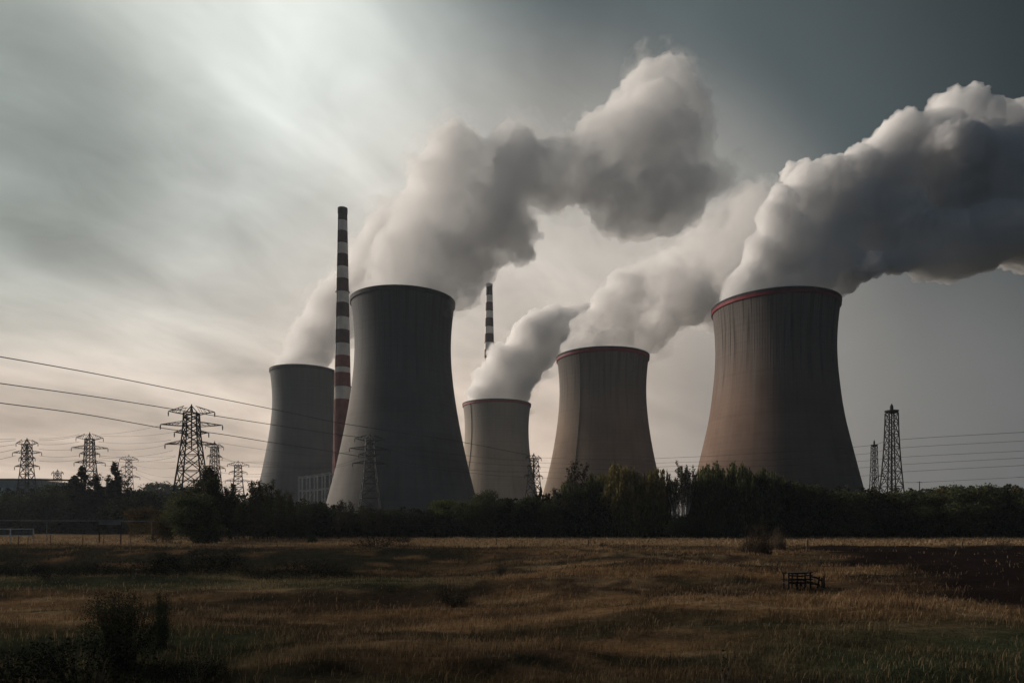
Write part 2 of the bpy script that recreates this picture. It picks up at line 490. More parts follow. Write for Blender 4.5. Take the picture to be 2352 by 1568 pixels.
c_brown = concrete('tower_concrete_brown', (0.178, 0.120, 0.092), (0.240, 0.170, 0.134), 0.30, 0.9, 1.3, 0.25, (0.145, 0.143, 0.138), 0.75)
c_tan = concrete('tower_concrete_tan', (0.20, 0.146, 0.110), (0.272, 0.205, 0.156), 0.15, 0.6, 0.9, 0.35, (0.14, 0.14, 0.135), 0.7)
c_pale = concrete('tower_concrete_pale', (0.27, 0.222, 0.175), (0.335, 0.280, 0.226), 0.12, 0.15, 0.45, 0.25, (0.19, 0.185, 0.175), 0.6)
c_slate = concrete('tower_concrete_slate', (0.120, 0.113, 0.104), (0.178, 0.168, 0.154), 0.25, 0.7, 1.2, 0.35, (0.092, 0.102, 0.112), 0.8)
c_grey = concrete('tower_concrete_grey', (0.10, 0.102, 0.102), (0.14, 0.138, 0.134), 0.25, 0.3, 0.6, 0.3)

cooling_tower(698, 495, 110, 23.0, flare(PROF_SLIM, 1.07), c_grey, False, 'distant grey cooling tower half hidden behind the tall striped chimney')
cooling_tower(926, 340, 110, 25.0, flare(PROF_SLIM, 1.04), c_slate, False, 'big near dark slate cooling tower with a plain rim, right of the tall chimney')
cooling_tower(1141, 634, 110, 30.8, PROF_WIDE, c_pale, True, 'smallest and palest cooling tower, red rim, just right of the slate tower', ladder=(rad(180 + 42), 0.42))
cooling_tower(1384, 454, 110, 29.7, flare(PROF_WIDE, 1.03), c_tan, True, 'middle-sized tan red-rimmed cooling tower standing behind the willows', ladder=(rad(180 + 54), 0.30))  # the pipe on this tower stands in for a dark stain streak
cooling_tower(1779, 347, 110, 30.0, PROF_BIG, c_brown, True, 'largest brown cooling tower with red rim and ribbed streaky top')

# ---------------------------------------------------------------- striped chimneys
ch_red = basic_mat('chimney_red', (0.17, 0.040, 0.032), 0.75, 0, 0.3, 0.2)
ch_dkred = basic_mat('chimney_sooty_red', (0.060, 0.022, 0.020), 0.8, 0, 0.3, 0.2)
ch_white = basic_mat('chimney_white', (0.64, 0.61, 0.57), 0.75, 0, 0.12, 0.2)
ch_cap = basic_mat('chimney_soot_cap', (0.028, 0.028, 0.030), 0.9, 0, 0.3, 0.3)
ch_base = basic_mat('chimney_brick_base', (0.10, 0.05, 0.04), 0.9, 0, 0.3, 0.5)

def chimney(px, depth, rows, top_w, low_w, low_y, label):
    s = depth / FPX
    zof = lambda py: CAM_H + (HORIZON - py) * s
    top = zof(rows[0]); zlow = zof(low_y)
    rad_at = lambda z: (top_w / 2 * s) + (low_w - top_w) / 2 * s * (top - z) / (top - zlow)
    t = thing('chimney', ((px - 1176.0) / FPX * depth, depth, 0), label, 'chimney', 'red and white striped chimneys')
    zz = [zof(r) for r in rows]
    # the shaft: alternating painted bands from the dark top band down to the long red foot
    prof = []; mis = []
    for i in range(1, len(zz)):
        prof.append((rad_at(zz[i - 1]) if i > 1 else rad_at(zz[0]), zz[i - 1] if i > 1 else zz[0] - 0.01))
        if i == 1: mis.append(0)
        else: mis.append(1 if i % 2 == 0 else (2 if i > 11 else 3))
    prof.append((rad_at(zz[-1]), zz[-1])); prof.append((rad_at(16.0), 16.0)); mis.append(2)
    MB().lathe(prof, 40, mis=mis).build('shaft', [ch_cap, ch_white, ch_red, ch_dkred], t, smooth=True)
    MB().lathe([(rad_at(16.0) + 0.5, 16.0), (rad_at(0) + 0.8, 0.0)], 40).build('foot', ch_base, t, smooth=True)
    r = rad_at(top)
    MB().lathe([(r + 0.02, top - 3.0), (r + 0.28, top - 2.8), (r + 0.28, top + 0.3), (r - 0.5, top + 0.3), (r - 0.5, top - 4)], 40).build('crown', ch_cap, t)
    MB().bar((-rad_at(0) * .72, -rad_at(0) * .70, 20), (-rad_at(top) * .74, -rad_at(top) * .74, top - 1), 0.35).build('ladder', steel_dark, t)
    # platforms with railings round the shaft
    for k in (7, 15):
        if k < len(zz):
            zr = zz[k]; rr = rad_at(zr)
            MB().lathe([(rr - 0.05, zr - 0.18), (rr + 0.55, zr - 0.18), (rr + 0.55, zr + 0.18), (rr - 0.05, zr + 0.18)], 40).build('platform', steel_dark, t)
    return t

rows1 = [480, 508, 532, 560, 585, 614, 641, 671, 697, 730, 759, 790, 818, 845, 857, 888, 918]
chimney(787, 425, rows1, 20.5, 38, 920, 'tall red and white striped chimney in front of the distant grey tower')
rows2 = [653, 679, 695, 715, 731, 751, 767, 787, 803, 823, 840, 860, 876, 896, 912, 932, 948]
chimney(1124, 720, rows2, 14, 27, 900, 'shorter looking striped chimney whose foot is hidden by white steam')
# ---------------------------------------------------------------- steam plumes (real volumes with billowing outlines)
def tex(kind, scale):
    t = bpy.data.textures.new('billow', kind)
    t.noise_scale = scale
    return t

def steam_mat(name, dens, warm=(0.994, 0.993, 0.991), nscale=0.035, lo=0.40, hi=0.62, aniso=0.12, cut=0.25, fade=None):
    m = bpy.data.materials.new(name); m.use_nodes = True
    nt = m.node_tree; nt.nodes.clear(); N = NT(nt)
    o = N.n('ShaderNodeOutputMaterial')
    pv = N.n('ShaderNodeVolumePrincipled')
    pv.inputs['Color'].default_value = warm + (1.0,)
    pv.inputs['Anisotropy'].default_value = aniso
    t = N.n('ShaderNodeTexCoord')
    nz = N.noise(t.outputs['Object'], nscale, 4.0, 0.6)
    d = N.ramp(nz, lo, hi, cut * dens, dens)
    if fade:                                        # thins out with height above the rim
        zz = N.separate(t.outputs['Object'])[fade[3] if len(fade) > 3 else 2]
        d = N.math('MULTIPLY', d, N.ramp(zz, fade[0], fade[1], 1.0, fade[2]))
    N.link(d, pv.inputs['Density'])
    N.link(pv.outputs[0], o.inputs['Volume'])
    m.cycles.volume_step_rate = STEP
    return m
STEP = 0.25

def plume(name, depth, blobs, dens, label, seed, drift=0.0, voxel=1.15, lump=1.0, grow=1.0, soft=1.0, veil=0.02, lo=0.40, hi=0.62, cut=0.25, warm=(0.988, 0.985, 0.982), fade=None):
    rng = random.Random(seed)
    s = depth / FPX
    bm = bmesh.new()
    x0 = blobs[0][0]
    c0 = at(blobs[0][0], blobs[0][1], depth)
    for b in blobs:
        px, py, r = b[:3]
        dz = (b[3] if len(b) > 3 else 0.0) + rng.uniform(-0.35, 0.35) * r * s + drift * (px - x0) * s
        d2 = depth + dz
        p = at(px, py, d2) - c0
        R = r * d2 / FPX
        bmesh.ops.create_icosphere(bm, subdivisions=3, radius=R * 0.97 * grow, matrix=Matrix.Translation(p) @ Matrix.Diagonal((1, 1.0, 1, 1)))
    me = bpy.data.meshes.new(name)
    bm.to_mesh(me); bm.free()
    o = bpy.data.objects.new(name, me); COL.objects.link(o)
    o.location = c0
    k = s / 0.2125 * lump
    def remesh(nm, f):
        rm_ = o.modifiers.new(nm, 'REMESH'); rm_.mode = 'VOXEL'; rm_.voxel_size = voxel * f * s / 0.2125
    def billow(kind, sc, st, mid):
        dm = o.modifiers.new('billow', 'DISPLACE'); dm.texture = tex(kind, sc * k); dm.strength = st * k; dm.mid_level = mid
        dm.texture_coords = 'LOCAL'
    remesh('remesh', 1.5)
    sm = o.modifiers.new('smooth', 'SMOOTH'); sm.iterations = 2
    billow('VORONOI', 17.0, -6.5 * soft, 0.35)
    remesh('clean', 1.0)
    billow('VORONOI', 7.5, -4.2 * soft, 0.35)
    billow('VORONOI', 3.6, -2.2, 0.35)
    billow('CLOUDS', 1.8, 1.9, 0.5)
    dg = bpy.context.evaluated_depsgraph_get()
    me2 = bpy.data.meshes.new_from_object(o.evaluated_get(dg))
    o.modifiers.clear(); o.data = me2; bpy.data.meshes.remove(me)
    me2.name = name
    me2.polygons.foreach_set('use_smooth', [True] * len(me2.polygons))
    me2.materials.clear(); me2.materials.append(steam_mat(name + '_steam', dens, warm, 0.035 / (s / 0.2125), lo, hi, cut=cut, fade=fade))
    if veil:
        # thin ragged steam round the dense core
        vm = MB()
        bmv = bmesh.new()
        for b in blobs[::2] + blobs[1::3]:
            px, py, r = b[:3]
            d2 = depth + (b[3] if len(b) > 3 else 0.0) + drift * (px - x0) * s + rng.uniform(-.3, .3) * r * s
            p_ = at(px + rng.uniform(-.2, .35) * r, py + rng.uniform(-.2, .35) * r, d2) - c0
            bmesh.ops.create_icosphere(bmv, subdivisions=3, radius=r * s * rng.uniform(1.0, 1.22) * grow, matrix=Matrix.Translation(p_))
        mev = bpy.data.meshes.new('veil'); bmv.to_mesh(mev); bmv.free()
        ov = bpy.data.objects.new('veil', mev); COL.objects.link(ov); ov.location = c0
        rm = ov.modifiers.new('remesh', 'REMESH'); rm.mode = 'VOXEL'; rm.voxel_size = 2.0 * voxel * s / 0.2125
        for kind, sc, st in (('CLOUDS', 14.0, 12.0), ('CLOUDS', 5.0, 5.0)):
            dm = ov.modifiers.new('billow', 'DISPLACE'); dm.texture = tex(kind, sc * k); dm.strength = st * k; dm.mid_level = 0.5; dm.texture_coords = 'LOCAL'
        mv2 = bpy.data.meshes.new_from_object(ov.evaluated_get(bpy.context.evaluated_depsgraph_get()))
        ov.modifiers.clear(); ov.data = mv2; bpy.data.meshes.remove(mev); mv2.name = 'veil'
        mv2.materials.clear(); mv2.materials.append(steam_mat('veil_steam', veil * 2.2, warm, 0.075 / (s / 0.2125), 0.46, 0.66, cut=0.0))
        ov.location = (0, 0, 0); ov.parent = o
    tag(o, label, 'steam plume', 'steam plumes rising from the cooling towers')
    return o

# (px, py, radius px[, depth offset m]) of each billow
plume('steam_plume', 495, [(672, 838, 34), (715, 835, 36), (690, 800, 38), (735, 800, 40), (712, 760, 40), (755, 765, 45), (742, 715, 42), (785, 730, 50),
      (770, 680, 42), (800, 670, 50), (830, 640, 55), (860, 600, 60), (900, 560, 70)], 0.15,
      'faint pale steam plume drifting behind the tall striped chimney', 1, drift=-0.3, cut=0.6, lump=.5, grow=1.2, veil=0.02, fade=(50, 120, .4))
plume('steam_plume', 340, [(915, 690, 48), (1150, 585, 50), (1195, 572, 42), (1112, 632, 42), (1078, 680, 32), (1056, 706, 24), (1208, 530, 44), (836, 694, 26), (842, 664, 32), (858, 620, 40), (880, 570, 44), (860, 690, 42), (915, 690, 50), (975, 692, 48), (1010, 700, 34), (1035, 712, 22), (885, 640, 52), (945, 640, 70), (1010, 650, 62), (1052, 668, 38), (1050, 700, 24),
      (915, 580, 62), (985, 570, 90), (1070, 580, 75), (1120, 590, 48), (1165, 590, 36), (950, 500, 66), (1030, 480, 95), (1130, 500, 92), (1190, 530, 48),
      (990, 410, 66), (1048, 330, 60), (1060, 400, 85), (1130, 410, 80), (1178, 335, 58), (1200, 390, 80), (1260, 400, 66), (1310, 380, 60),
      (1370, 330, 72), (1420, 300, 78), (1370, 400, 72), (1455, 230, 62), (1500, 185, 60), (1545, 180, 60), (1560, 250, 72), (1500, 290, 95), (1470, 370, 90),
      (1560, 340, 70), (1400, 450, 70), (1440, 490, 72), (1510, 450, 85), (1520, 490, 66), (1590, 430, 72), (1640, 420, 56), (1600, 480, 40), (1270, 420, 76), (1325, 400, 74), (1300, 370, 66), (1598, 262, 48), (1608, 330, 54), (1580, 212, 42), (1672, 395, 46)], 0.145,
      'huge grey steam plume rolling in big billows from the slate tower', 2, drift=-0.22, cut=.7, grow=1.05, veil=0.014, warm=(0.982, 0.983, 0.982), fade=(112, 172, .22, 0))
plume('steam_plume', 634, [(1105, 905, 34), (1140, 905, 40), (1182, 905, 38), (1120, 865, 32), (1160, 860, 46), (1205, 868, 36), (1150, 815, 34), (1195, 815, 46),
      (1232, 820, 36), (1205, 765, 34), (1238, 745, 40), (1275, 760, 42), (1290, 730, 28), (1262, 800, 36), (1310, 760, 36), (1345, 730, 40), (1130, 880, 46), (1185, 845, 60), (1238, 785, 58), (1272, 748, 50), (1220, 800, 56)], 0.24,
      'smallest bright white steam plume from the palest tower, hiding a chimney', 3, drift=0.1, cut=0.5, lump=.55, grow=1.16, veil=0.012)
plume('steam_plume', 454, [(1325, 800, 38), (1375, 800, 48), (1430, 805, 46), (1472, 812, 26), (1350, 755, 44), (1405, 750, 60), (1465, 765, 52), (1510, 780, 28), (1395, 700, 46), (1450, 695, 62),
      (1520, 715, 58), (1425, 655, 40), (1470, 640, 42), (1520, 650, 62), (1590, 680, 66), (1620, 720, 36), (1580, 600, 62), (1650, 620, 85), (1640, 540, 62), (1710, 560, 90), (1720, 490, 66), (1760, 620, 60), (1640, 740, 26)], 0.20,
      'cream lit steam plume from the tan tower, trailing behind the largest tower', 4, drift=0.35, cut=0.4, lump=.7, grow=1.15, veil=0.014, fade=(32, 88, .20))
plume('steam_plume', 347, [(1812, 405, 36, 22), (1842, 398, 34, 22), (1668, 702, 28), (1680, 668, 34), (1690, 690, 44), (1750, 680, 52), (1820, 680, 56), (1880, 685, 44), (1908, 695, 26), (1720, 640, 46), (1790, 620, 66), (1870, 630, 66), (1930, 650, 44), (1745, 575, 52), (1820, 560, 76),
      (1905, 570, 86), (1980, 600, 56), (1775, 510, 50), (1800, 460, 48), (1860, 470, 72), (1950, 490, 95), (1920, 400, 56), (1850, 420, 52), (1970, 380, 56), (2010, 360, 55), (2060, 310, 58), (2085, 300, 48),
      (2050, 420, 100), (2060, 530, 95), (2000, 610, 44, -18), (2060, 600, 50, -18), (2130, 590, 66, -18), (2140, 290, 46, -10), (2180, 255, 56, -10), (2230, 240, 50, -10), (2270, 260, 40, -10), (2190, 340, 80, -10), (2330, 290, 66, -10), (2380, 280, 70, -10),
      (2160, 450, 120), (2190, 560, 90, -18), (2280, 400, 120), (2270, 540, 90, -18), (2360, 480, 140), (2440, 400, 150), (2500, 480, 150), (2380, 560, 70, -18), (2460, 590, 60, -18)], 0.36,
      'thick dark-bellied steam plume streaming right from the largest tower', 5, drift=0.10, cut=0.5, soft=.85, grow=1.03, veil=0, warm=(0.978, 0.979, 0.980))
# ---------------------------------------------------------------- lattice pylons
PROFILE = [(0.0, 6.1), (7.0, 5.05), (13.5, 4.15), (19.5, 3.4), (24.5, 2.85), (28.2, 2.45), (31.0, 2.2), (33.6, 2.05), (36.0, 1.95), (37.6, 1.9)]

def lattice(m, prof, w, k=0.82):
    """crossed bracing and rings on the four faces of a tapering square mast; k gives depth/width"""
    sq = lambda z, h: [Vector((-h, -h * k, z)), Vector((h, -h * k, z)), Vector((h, h * k, z)), Vector((-h, h * k, z))]
    for (z0, h0), (z1, h1) in zip(prof, prof[1:]):
        a = sq(z0, h0); b = sq(z1, h1)
        for i in range(4):
            j = (i + 1) % 4
            m.bar(a[i], b[j], w); m.bar(a[j], b[i], w); m.bar(b[i], b[j], w)
            if z1 - z0 > 4.5:
                mid = (a[i] + a[j] + b[i] + b[j]) / 4
                m.bar((a[i] + b[i]) / 2, mid, w * 0.8); m.bar((a[j] + b[j]) / 2, mid, w * 0.8)
                q = (a[i] + mid) / 2; m.bar((a[i] * 0.75 + b[i] * 0.25), q, w * 0.7)
                q = (a[j] + mid) / 2; m.bar((a[j] * 0.75 + b[j] * 0.25), q, w * 0.7)

ARMS = [(37.3, 7.0, 1.3, 1.0), (33.6, 9.4, 0.55, 0.8), (31.3, 5.2, 0.4, 0.7), (27.9, 8.0, -0.1, 1.0)]   # height, half length, tip rise, root depth

def make_pylon(name, loc, label, rz=0.0, wmul=1.0, variant=0, group='lattice power pylons'):
    t = thing(name, loc, label, 'power pylon', group, rz)
    w0 = w = 0.17 * wmul
    for sx_ in (-1, 1):
        for sy_ in (-1, 1):
            MB().tube([(sx_ * h, sy_ * h * 0.82, z) for z, h in PROFILE], [0.21 * wmul] * 4 + [0.17 * wmul] * (len(PROFILE) - 4), 4).build('leg', steel_dark, t)
    m = MB(); lattice(m, PROFILE, w); m.build('bracing', steel_dark, t)
    m = MB()
    m.bar((-1.9, 0, 37.6), (0, 0, 40.0), w); m.bar((1.9, 0, 37.6), (0, 0, 40.0), w); m.bar((0, -1.5, 37.6), (0, 0, 40.0), w); m.bar((0, 1.5, 37.6), (0, 0, 40.0), w)
    m.bar((0, 0, 26), (0, 0, 40.4), 0.22 * wmul)
    m.build('peak', steel_dark, t)
    arms = ARMS if variant == 0 else [(37.3, 6.0, 1.0, 0.9), (33.0, 5.0, 0.5, 0.8), (28.0, 7.2, 0.2, 1.0)]
    for za, L, rise, dep in arms:
        hb = np.interp(za, [p[0] for p in PROFILE], [p[1] for p in PROFILE])
        for s in (-1, 1):
            m = MB()
            tip = Vector((s * L, 0, za + rise * 0.6))
            for y in (-1, 1):
                w = 0.13 * wmul
                lo = Vector((s * hb, y * hb * 0.8, za - 0.1)); hi = Vector((s * hb * 0.9, y * hb * 0.8, za + dep + max(rise, 0)))
                m.bar(lo, tip, w); m.bar(hi, tip, w)
                for q in (0.25, 0.5, 0.75):
                    m.bar(lo.lerp(tip, q), hi.lerp(tip, max(q - 0.18, 0)), w * 0.6)
            m.bar(Vector((s * hb, -hb * .8, za)).lerp(tip, .5), Vector((s * hb, hb * .8, za)).lerp(tip, .5), w * 0.6)
            m.build('crossarm', steel_dark, t)
        for s in (-1, 1):
            tip = Vector((s * L, 0, za + rise * 0.6))
            im = MB(); im.tube([tip, tip - Vector((0, 0, 0.5)), tip - Vector((0, 0, 1.5))], [0.05, 0.16 * wmul, 0.12 * wmul], 6)
            im.build('insulator', steel_dark, t)
    return t

def copy_tree(o, parent=None):
    c = o.copy(); COL.objects.link(c)
    if parent is not None: c.parent = parent
    for ch in list(o.children): copy_tree(ch, c)
    return c

def ground_at(px, depth):
    x = (px - 1176.0) / FPX * depth
    return (x, depth, gz(x, depth))

PYL = {}
def place_pylon(key, px, top_y, depth, label, rz=0.0, src=None, wmul=1.0, variant=0, squash=0.74):
    loc = Vector(ground_at(px, depth)); loc.z -= 0.2
    h = CAM_H + (HORIZON - top_y) / FPX * depth - loc.z
    if src is None: o = make_pylon('power_pylon', loc, label, rz, wmul, variant)
    else:
        o = copy_tree(src); o.location = loc; o.rotation_euler = (0, 0, rz); o['label'] = label
    s = h / 40.4
    o.scale = (s * squash, s * squash, s)
    PYL[key] = o
    return o

p5 = place_pylon('near', 440, 928, 218, 'largest left power pylon with wide diamond-shaped top arms', 0.10, wmul=1.3, squash=1.0)
place_pylon('second', 206, 992, 285, 'mid-sized power pylon rising between dark pointed conifers on the left', 0.16, src=p5)
place_pylon('first', 62, 1005, 303, 'leftmost power pylon in front of the pale blue building', -0.10, src=p5)
pv = place_pylon('fourth', 296, 1043, 377, 'small narrow power pylon at the right end of the conifer clump', 0.5, wmul=1.25, variant=1)
place_pylon('third', 132, 1077, 481, 'tiny faint power pylon between the two leftmost pylons', -0.3, src=pv, squash=0.9)
place_pylon('behind', 493, 1012, 315, 'thin power pylon peeping out just behind the largest left pylon', 0.9, src=pv, squash=0.72)
place_pylon('seventh', 547, 1057, 414, 'small power pylon left of the distant grey tower above thin saplings', 0.3, src=pv, squash=1.0)
place_pylon('dark', 850, 995, 289, 'black power pylon standing against the face of the slate tower', 0.35, src=p5, squash=0.9)
place_pylon('gap', 1226, 1040, 380, 'power pylon in the gap between the palest tower and the tan tower', 0.75, src=pv, squash=0.95)

# ---------------------------------------------------------------- two slim lattice masts on the right
MPROF = [(0.0, 3.7), (5.0, 3.35), (10.0, 2.95), (15.0, 2.55), (20.0, 2.2), (24.0, 1.95), (28.0, 1.75), (32.0, 1.6), (36.0, 1.5), (39.0, 1.45)]
def make_mast(loc, label):
    t = thing('lattice_mast', loc, label, 'lattice mast', 'slim lattice masts on the right')
    for sx_ in (-1, 1):
        for sy_ in (-1, 1):
            MB().tube([(sx_ * h, sy_ * h * 0.9, z) for z, h in MPROF], 0.20, 4).build('leg', steel_dark, t)
    m = MB(); lattice(m, MPROF, 0.16, 0.9); m.build('bracing', steel_dark, t)
    MB().tube([(0, 0, 0), (0, 0, 20), (0, 0, 41.5)], [0.42, 0.30, 0.2], 8).build('central_tube', steel_dark, t)
    m = MB(); m.lathe([(0.0, 38.9), (1.5, 39.0), (2.1, 39.4), (2.1, 39.8), (0.0, 39.8)], 16); m.build('platform', steel_dark, t)
    m = MB(); m.tube([(0, 0, 39.9), (0, 0, 41.2), (0, 0, 42.0)], [0.55, 0.5, 0.1], 10); m.build('beacon', steel_dark, t)
    return t
loc = ground_at(2048, 218); mast = make_mast(loc, 'taller slim lattice mast with a flat cap right of the largest tower')
h = CAM_H + (HORIZON - 927) / FPX * 218 - loc[2]; mast.scale = (h / 42, h / 42, h / 42)
sm_ = MB()
for sgn, dx, zt in ((-1, -7.0, 11.0), (-1, -9.5, 19.0), (1, 5.2, 9.0), (1, 8.2, 12.0)):
    pts = [Vector((sgn * 2.8 + (dx - sgn * 2.8) * q, -1.0, (zt - 1) + 1.0 * math.sin(q * 2.6) * 1.2 - (zt) * q ** 3 * 0.95)) for q in np.linspace(0, 1, 9)]
    sm_.tube(pts, 0.16, 5)
sm_.build('curved_stay', steel_dark, mast)
loc2 = Vector(ground_at(2008, 285)); m2 = copy_tree(mast); m2.location = loc2; m2['label'] = 'shorter paler lattice mast just left of the taller one'
for ch in list(m2.children):
    if ch.name.startswith('curved_stay'): bpy.data.objects.remove(ch)
h2 = (CAM_H + (HORIZON - 1010) / FPX * 285 - loc2.z) / 42; m2.scale = (h2 * 0.72, h2 * 0.72, h2)

pole_wood = basic_mat('weathered_pole', (0.07, 0.058, 0.048), 0.9, 0, 0.3, 1.5)
t = thing('utility_pole', ground_at(2112, 215), 'thin short pole right of the lattice masts above the treeline', 'pole')
MB().tube([(0, 0, 0), (0, 0, CAM_H + 95 / FPX * 215)], [0.17, 0.12], 8).build('post', pole_wood, t)
MB().bar((-0.9, 0, CAM_H + 93 / FPX * 215), (0.9, 0, CAM_H + 93 / FPX * 215), 0.14).build('crossarm', pole_wood, t)

# ---------------------------------------------------------------- power lines
wire_mat = basic_mat('weathered_aluminium_cable', (0.05, 0.05, 0.05), 0.6, 0.3, 0.15, 0.5)
def wire(pts, r, label, group, on=(0, 0)):
    """pts: (px, py, depth) support points; the cable hangs smoothly through them"""
    P3 = [at(*p) for p in pts]
    if on[0]: P3.insert(0, P3[0] + (P3[0] - P3[1]).normalized() * on[0])      # the line runs on beyond the view
    if on[1]: P3.append(P3[-1] + (P3[-1] - P3[-2]).normalized() * on[1])
    fine_ = []
    n = len(P3)
    for i in range(n - 1):
        p0 = P3[max(i - 1, 0)]; p1 = P3[i]; p2 = P3[i + 1]; p3 = P3[min(i + 2, n - 1)]
        for k in range(8):
            q = k / 8.0
            fine_.append(0.5 * ((2 * p1) + (p2 - p0) * q + (2 * p0 - 5 * p1 + 4 * p2 - p3) * q * q + (3 * p1 - p0 - 3 * p2 + p3) * q ** 3))
    fine_.append(P3[-1])
    m = MB(); c = fine_[0].copy()
    m.tube([p - c for p in fine_], r, 5)
    o = m.build('power_line', wire_mat, None, c, smooth=True)
    return tag(o, label, 'power line', group)

G1 = 'heavy cables sweeping down across the left sky'
wire([(-260, 778, 130), (0, 819, 158), (240, 862, 185), (480, 910, 215), (640, 942, 240), (765, 968, 262), (850, 982, 278), (940, 996, 288), (1046, 1012, 308), (1140, 1030, 345), (1226, 1047, 380)], 0.115,
     'topmost heavy cable sweeping down from the upper left past every pylon', G1, (120, 0))
wire([(-260, 843, 140), (0, 880, 168), (240, 914, 195), (440, 946, 218), (620, 974, 250), (765, 996, 272), (850, 1006, 287)], 0.115,
     'middle heavy cable running through the head of the largest left pylon', G1, (120, 0))
wire([(-260, 893, 140), (0, 925, 168), (200, 952, 192), (395, 986, 217), (490, 994, 222), (620, 1015, 250), (765, 1037, 272), (850, 1052, 287)], 0.115,
     'lowest heavy cable ending on an arm of the largest left pylon and beyond', G1, (120, 0))

def pyl_px(key): 
    o = PYL[key]; return (1176 + o.location.x / o.location.y * FPX, o.location.y, o.scale.z)

G2 = 'thin lines strung between the left pylons'
ordn = ['highest', 'second', 'third', 'fourth', 'fifth', 'sixth', 'lowest']
def span(name_a, xa, ya, da, name_b, xb, yb, db, sag, r, label, grp):
    pts = []
    for q in np.linspace(0, 1, 7):
        pts.append((xa + (xb - xa) * q, ya + (yb - ya) * q + sag * 4 * q * (1 - q), da + (db - da) * q))
    wire(pts, r, label, grp)

ysN = [975, 992, 1010, 1020, 1034, 1048]; ysS = [997, 1000, 1014, 1030, 1046, 1055]; ysF = [1007, 1011, 1020, 1031, 1046, 1058]
xN = [372, 400, 392, 386, 396, 404]
for i in range(6):
    span('n', xN[i], ysN[i], 218, 's', 232 - (i % 3) * 3, ysS[i], 285, 4 + i, 0.068, '%s thin line between the largest left pylon and the conifer pylon' % ordn[i if i < 5 else 6], G2)
for i in range(6):
    span('s', 182, ysS[i], 285, 'f', 90, ysF[i], 303, 3, 0.068, '%s thin line between the conifer pylon and the leftmost pylon' % ordn[i if i < 5 else 6], G2)
for i, y in enumerate([1003, 1017, 1036, 1062, 1080]):
    span('f', 36, ysF[min(i, 5)], 303, 'off', -160, y + 2, 280, 3, 0.068, '%s thin line leaving the leftmost pylon towards the left edge' % ordn[i if i < 4 else 6], G2)
for i, (ya, yb) in enumerate([(1048, 1046), (1056, 1060), (1068, 1074), (1078, 1096), (1086, 1112)]):
    span('4', 312, ya, 377, 'n', 402, yb, 240, 2 + i, 0.068, '%s thin line from the small narrow pylon to the largest left pylon' % ordn[i if i < 4 else 6], G2)
for i, (ya, yb) in enumerate([(1050, 1048), (1066, 1068)]):
    span('s', 232, ya, 285, '4', 282, yb, 377, 3, 0.068, '%s thin line from the conifer pylon to the small narrow pylon' % ['upper', 'lower'][i], G2)
for i, (ya, yb, yc) in enumerate([(1046, 1058, 1066), (1084, 1086, 1082), (1110, 1092, 1090)]):
    wire([(500, ya, 315), (545, yb + 3, 414), (600, yb + 2, 430), (660, yc, 452)], 0.07, '%s thin line passing the sapling pylon towards the distant grey tower' % ['highest', 'middle', 'lowest'][i], G2)
for i, (ya, yb) in enumerate([(1012, 1030), (1052, 1050), (1066, 1060)]):
    wire([(500, ya + 4, 300), (620, ya + 22 - i * 8, 298), (740, ya + 34 - i * 12, 294), (832, yb, 289)], 0.05,
         '%s fine line from behind the largest left pylon to the black pylon' % ['upper', 'middle', 'lower'][i], G2)
G3 = 'thin lines crossing in front of the palest tower'
for i, (ya, ym, yb) in enumerate([(1018, 1046, 1058), (1028, 1060, 1070), (1052, 1078, 1083), (1056, 1085, 1096)]):
    wire([(868, ya, 289), (960, ya + (ym - ya) * 0.55, 297), (1075, ym, 325), (1150, (ym + yb) / 2 + 2, 352), (1226, yb, 380)], 0.07,
         '%s thin line crossing the palest tower from the black pylon' % ordn[i if i < 3 else 6], G3)
G4 = 'thin lines on the right side of the view'
rows = [(1050, 1050, 1036, 1024, 1010, 992, 985), (1062, 1061, 1052, 1042, 1029, 1012, 1005), (1072, 1070, 1066, 1058, 1050, 1035, 1028), (1083, 1082, 1080, 1073, 1067, 1051, 1044), (1096, 1094, 1096, 1092, 1084, 1068, 1060)]
for i, r_ in enumerate(rows):
    wire([(1226, r_[0], 380), (1400, r_[0] + 5, 350), (1560, r_[1], 322), (1760, r_[2] + 4, 290), (1985, r_[3], 278), (2058, r_[4], 218), (2352, r_[5], 172), (2480, r_[6], 158)], 0.055 if i else 0.065,
         '%s long thin line passing the largest tower and the lattice masts' % ordn[i if i < 4 else 6], G4, (0, 160))
wire([(2075, 1106, 216), (2112, 1107, 215), (2352, 1095, 180), (2480, 1090, 168)], 0.045, 'short faint line from the thin pole to the right edge', G4, (0, 160))

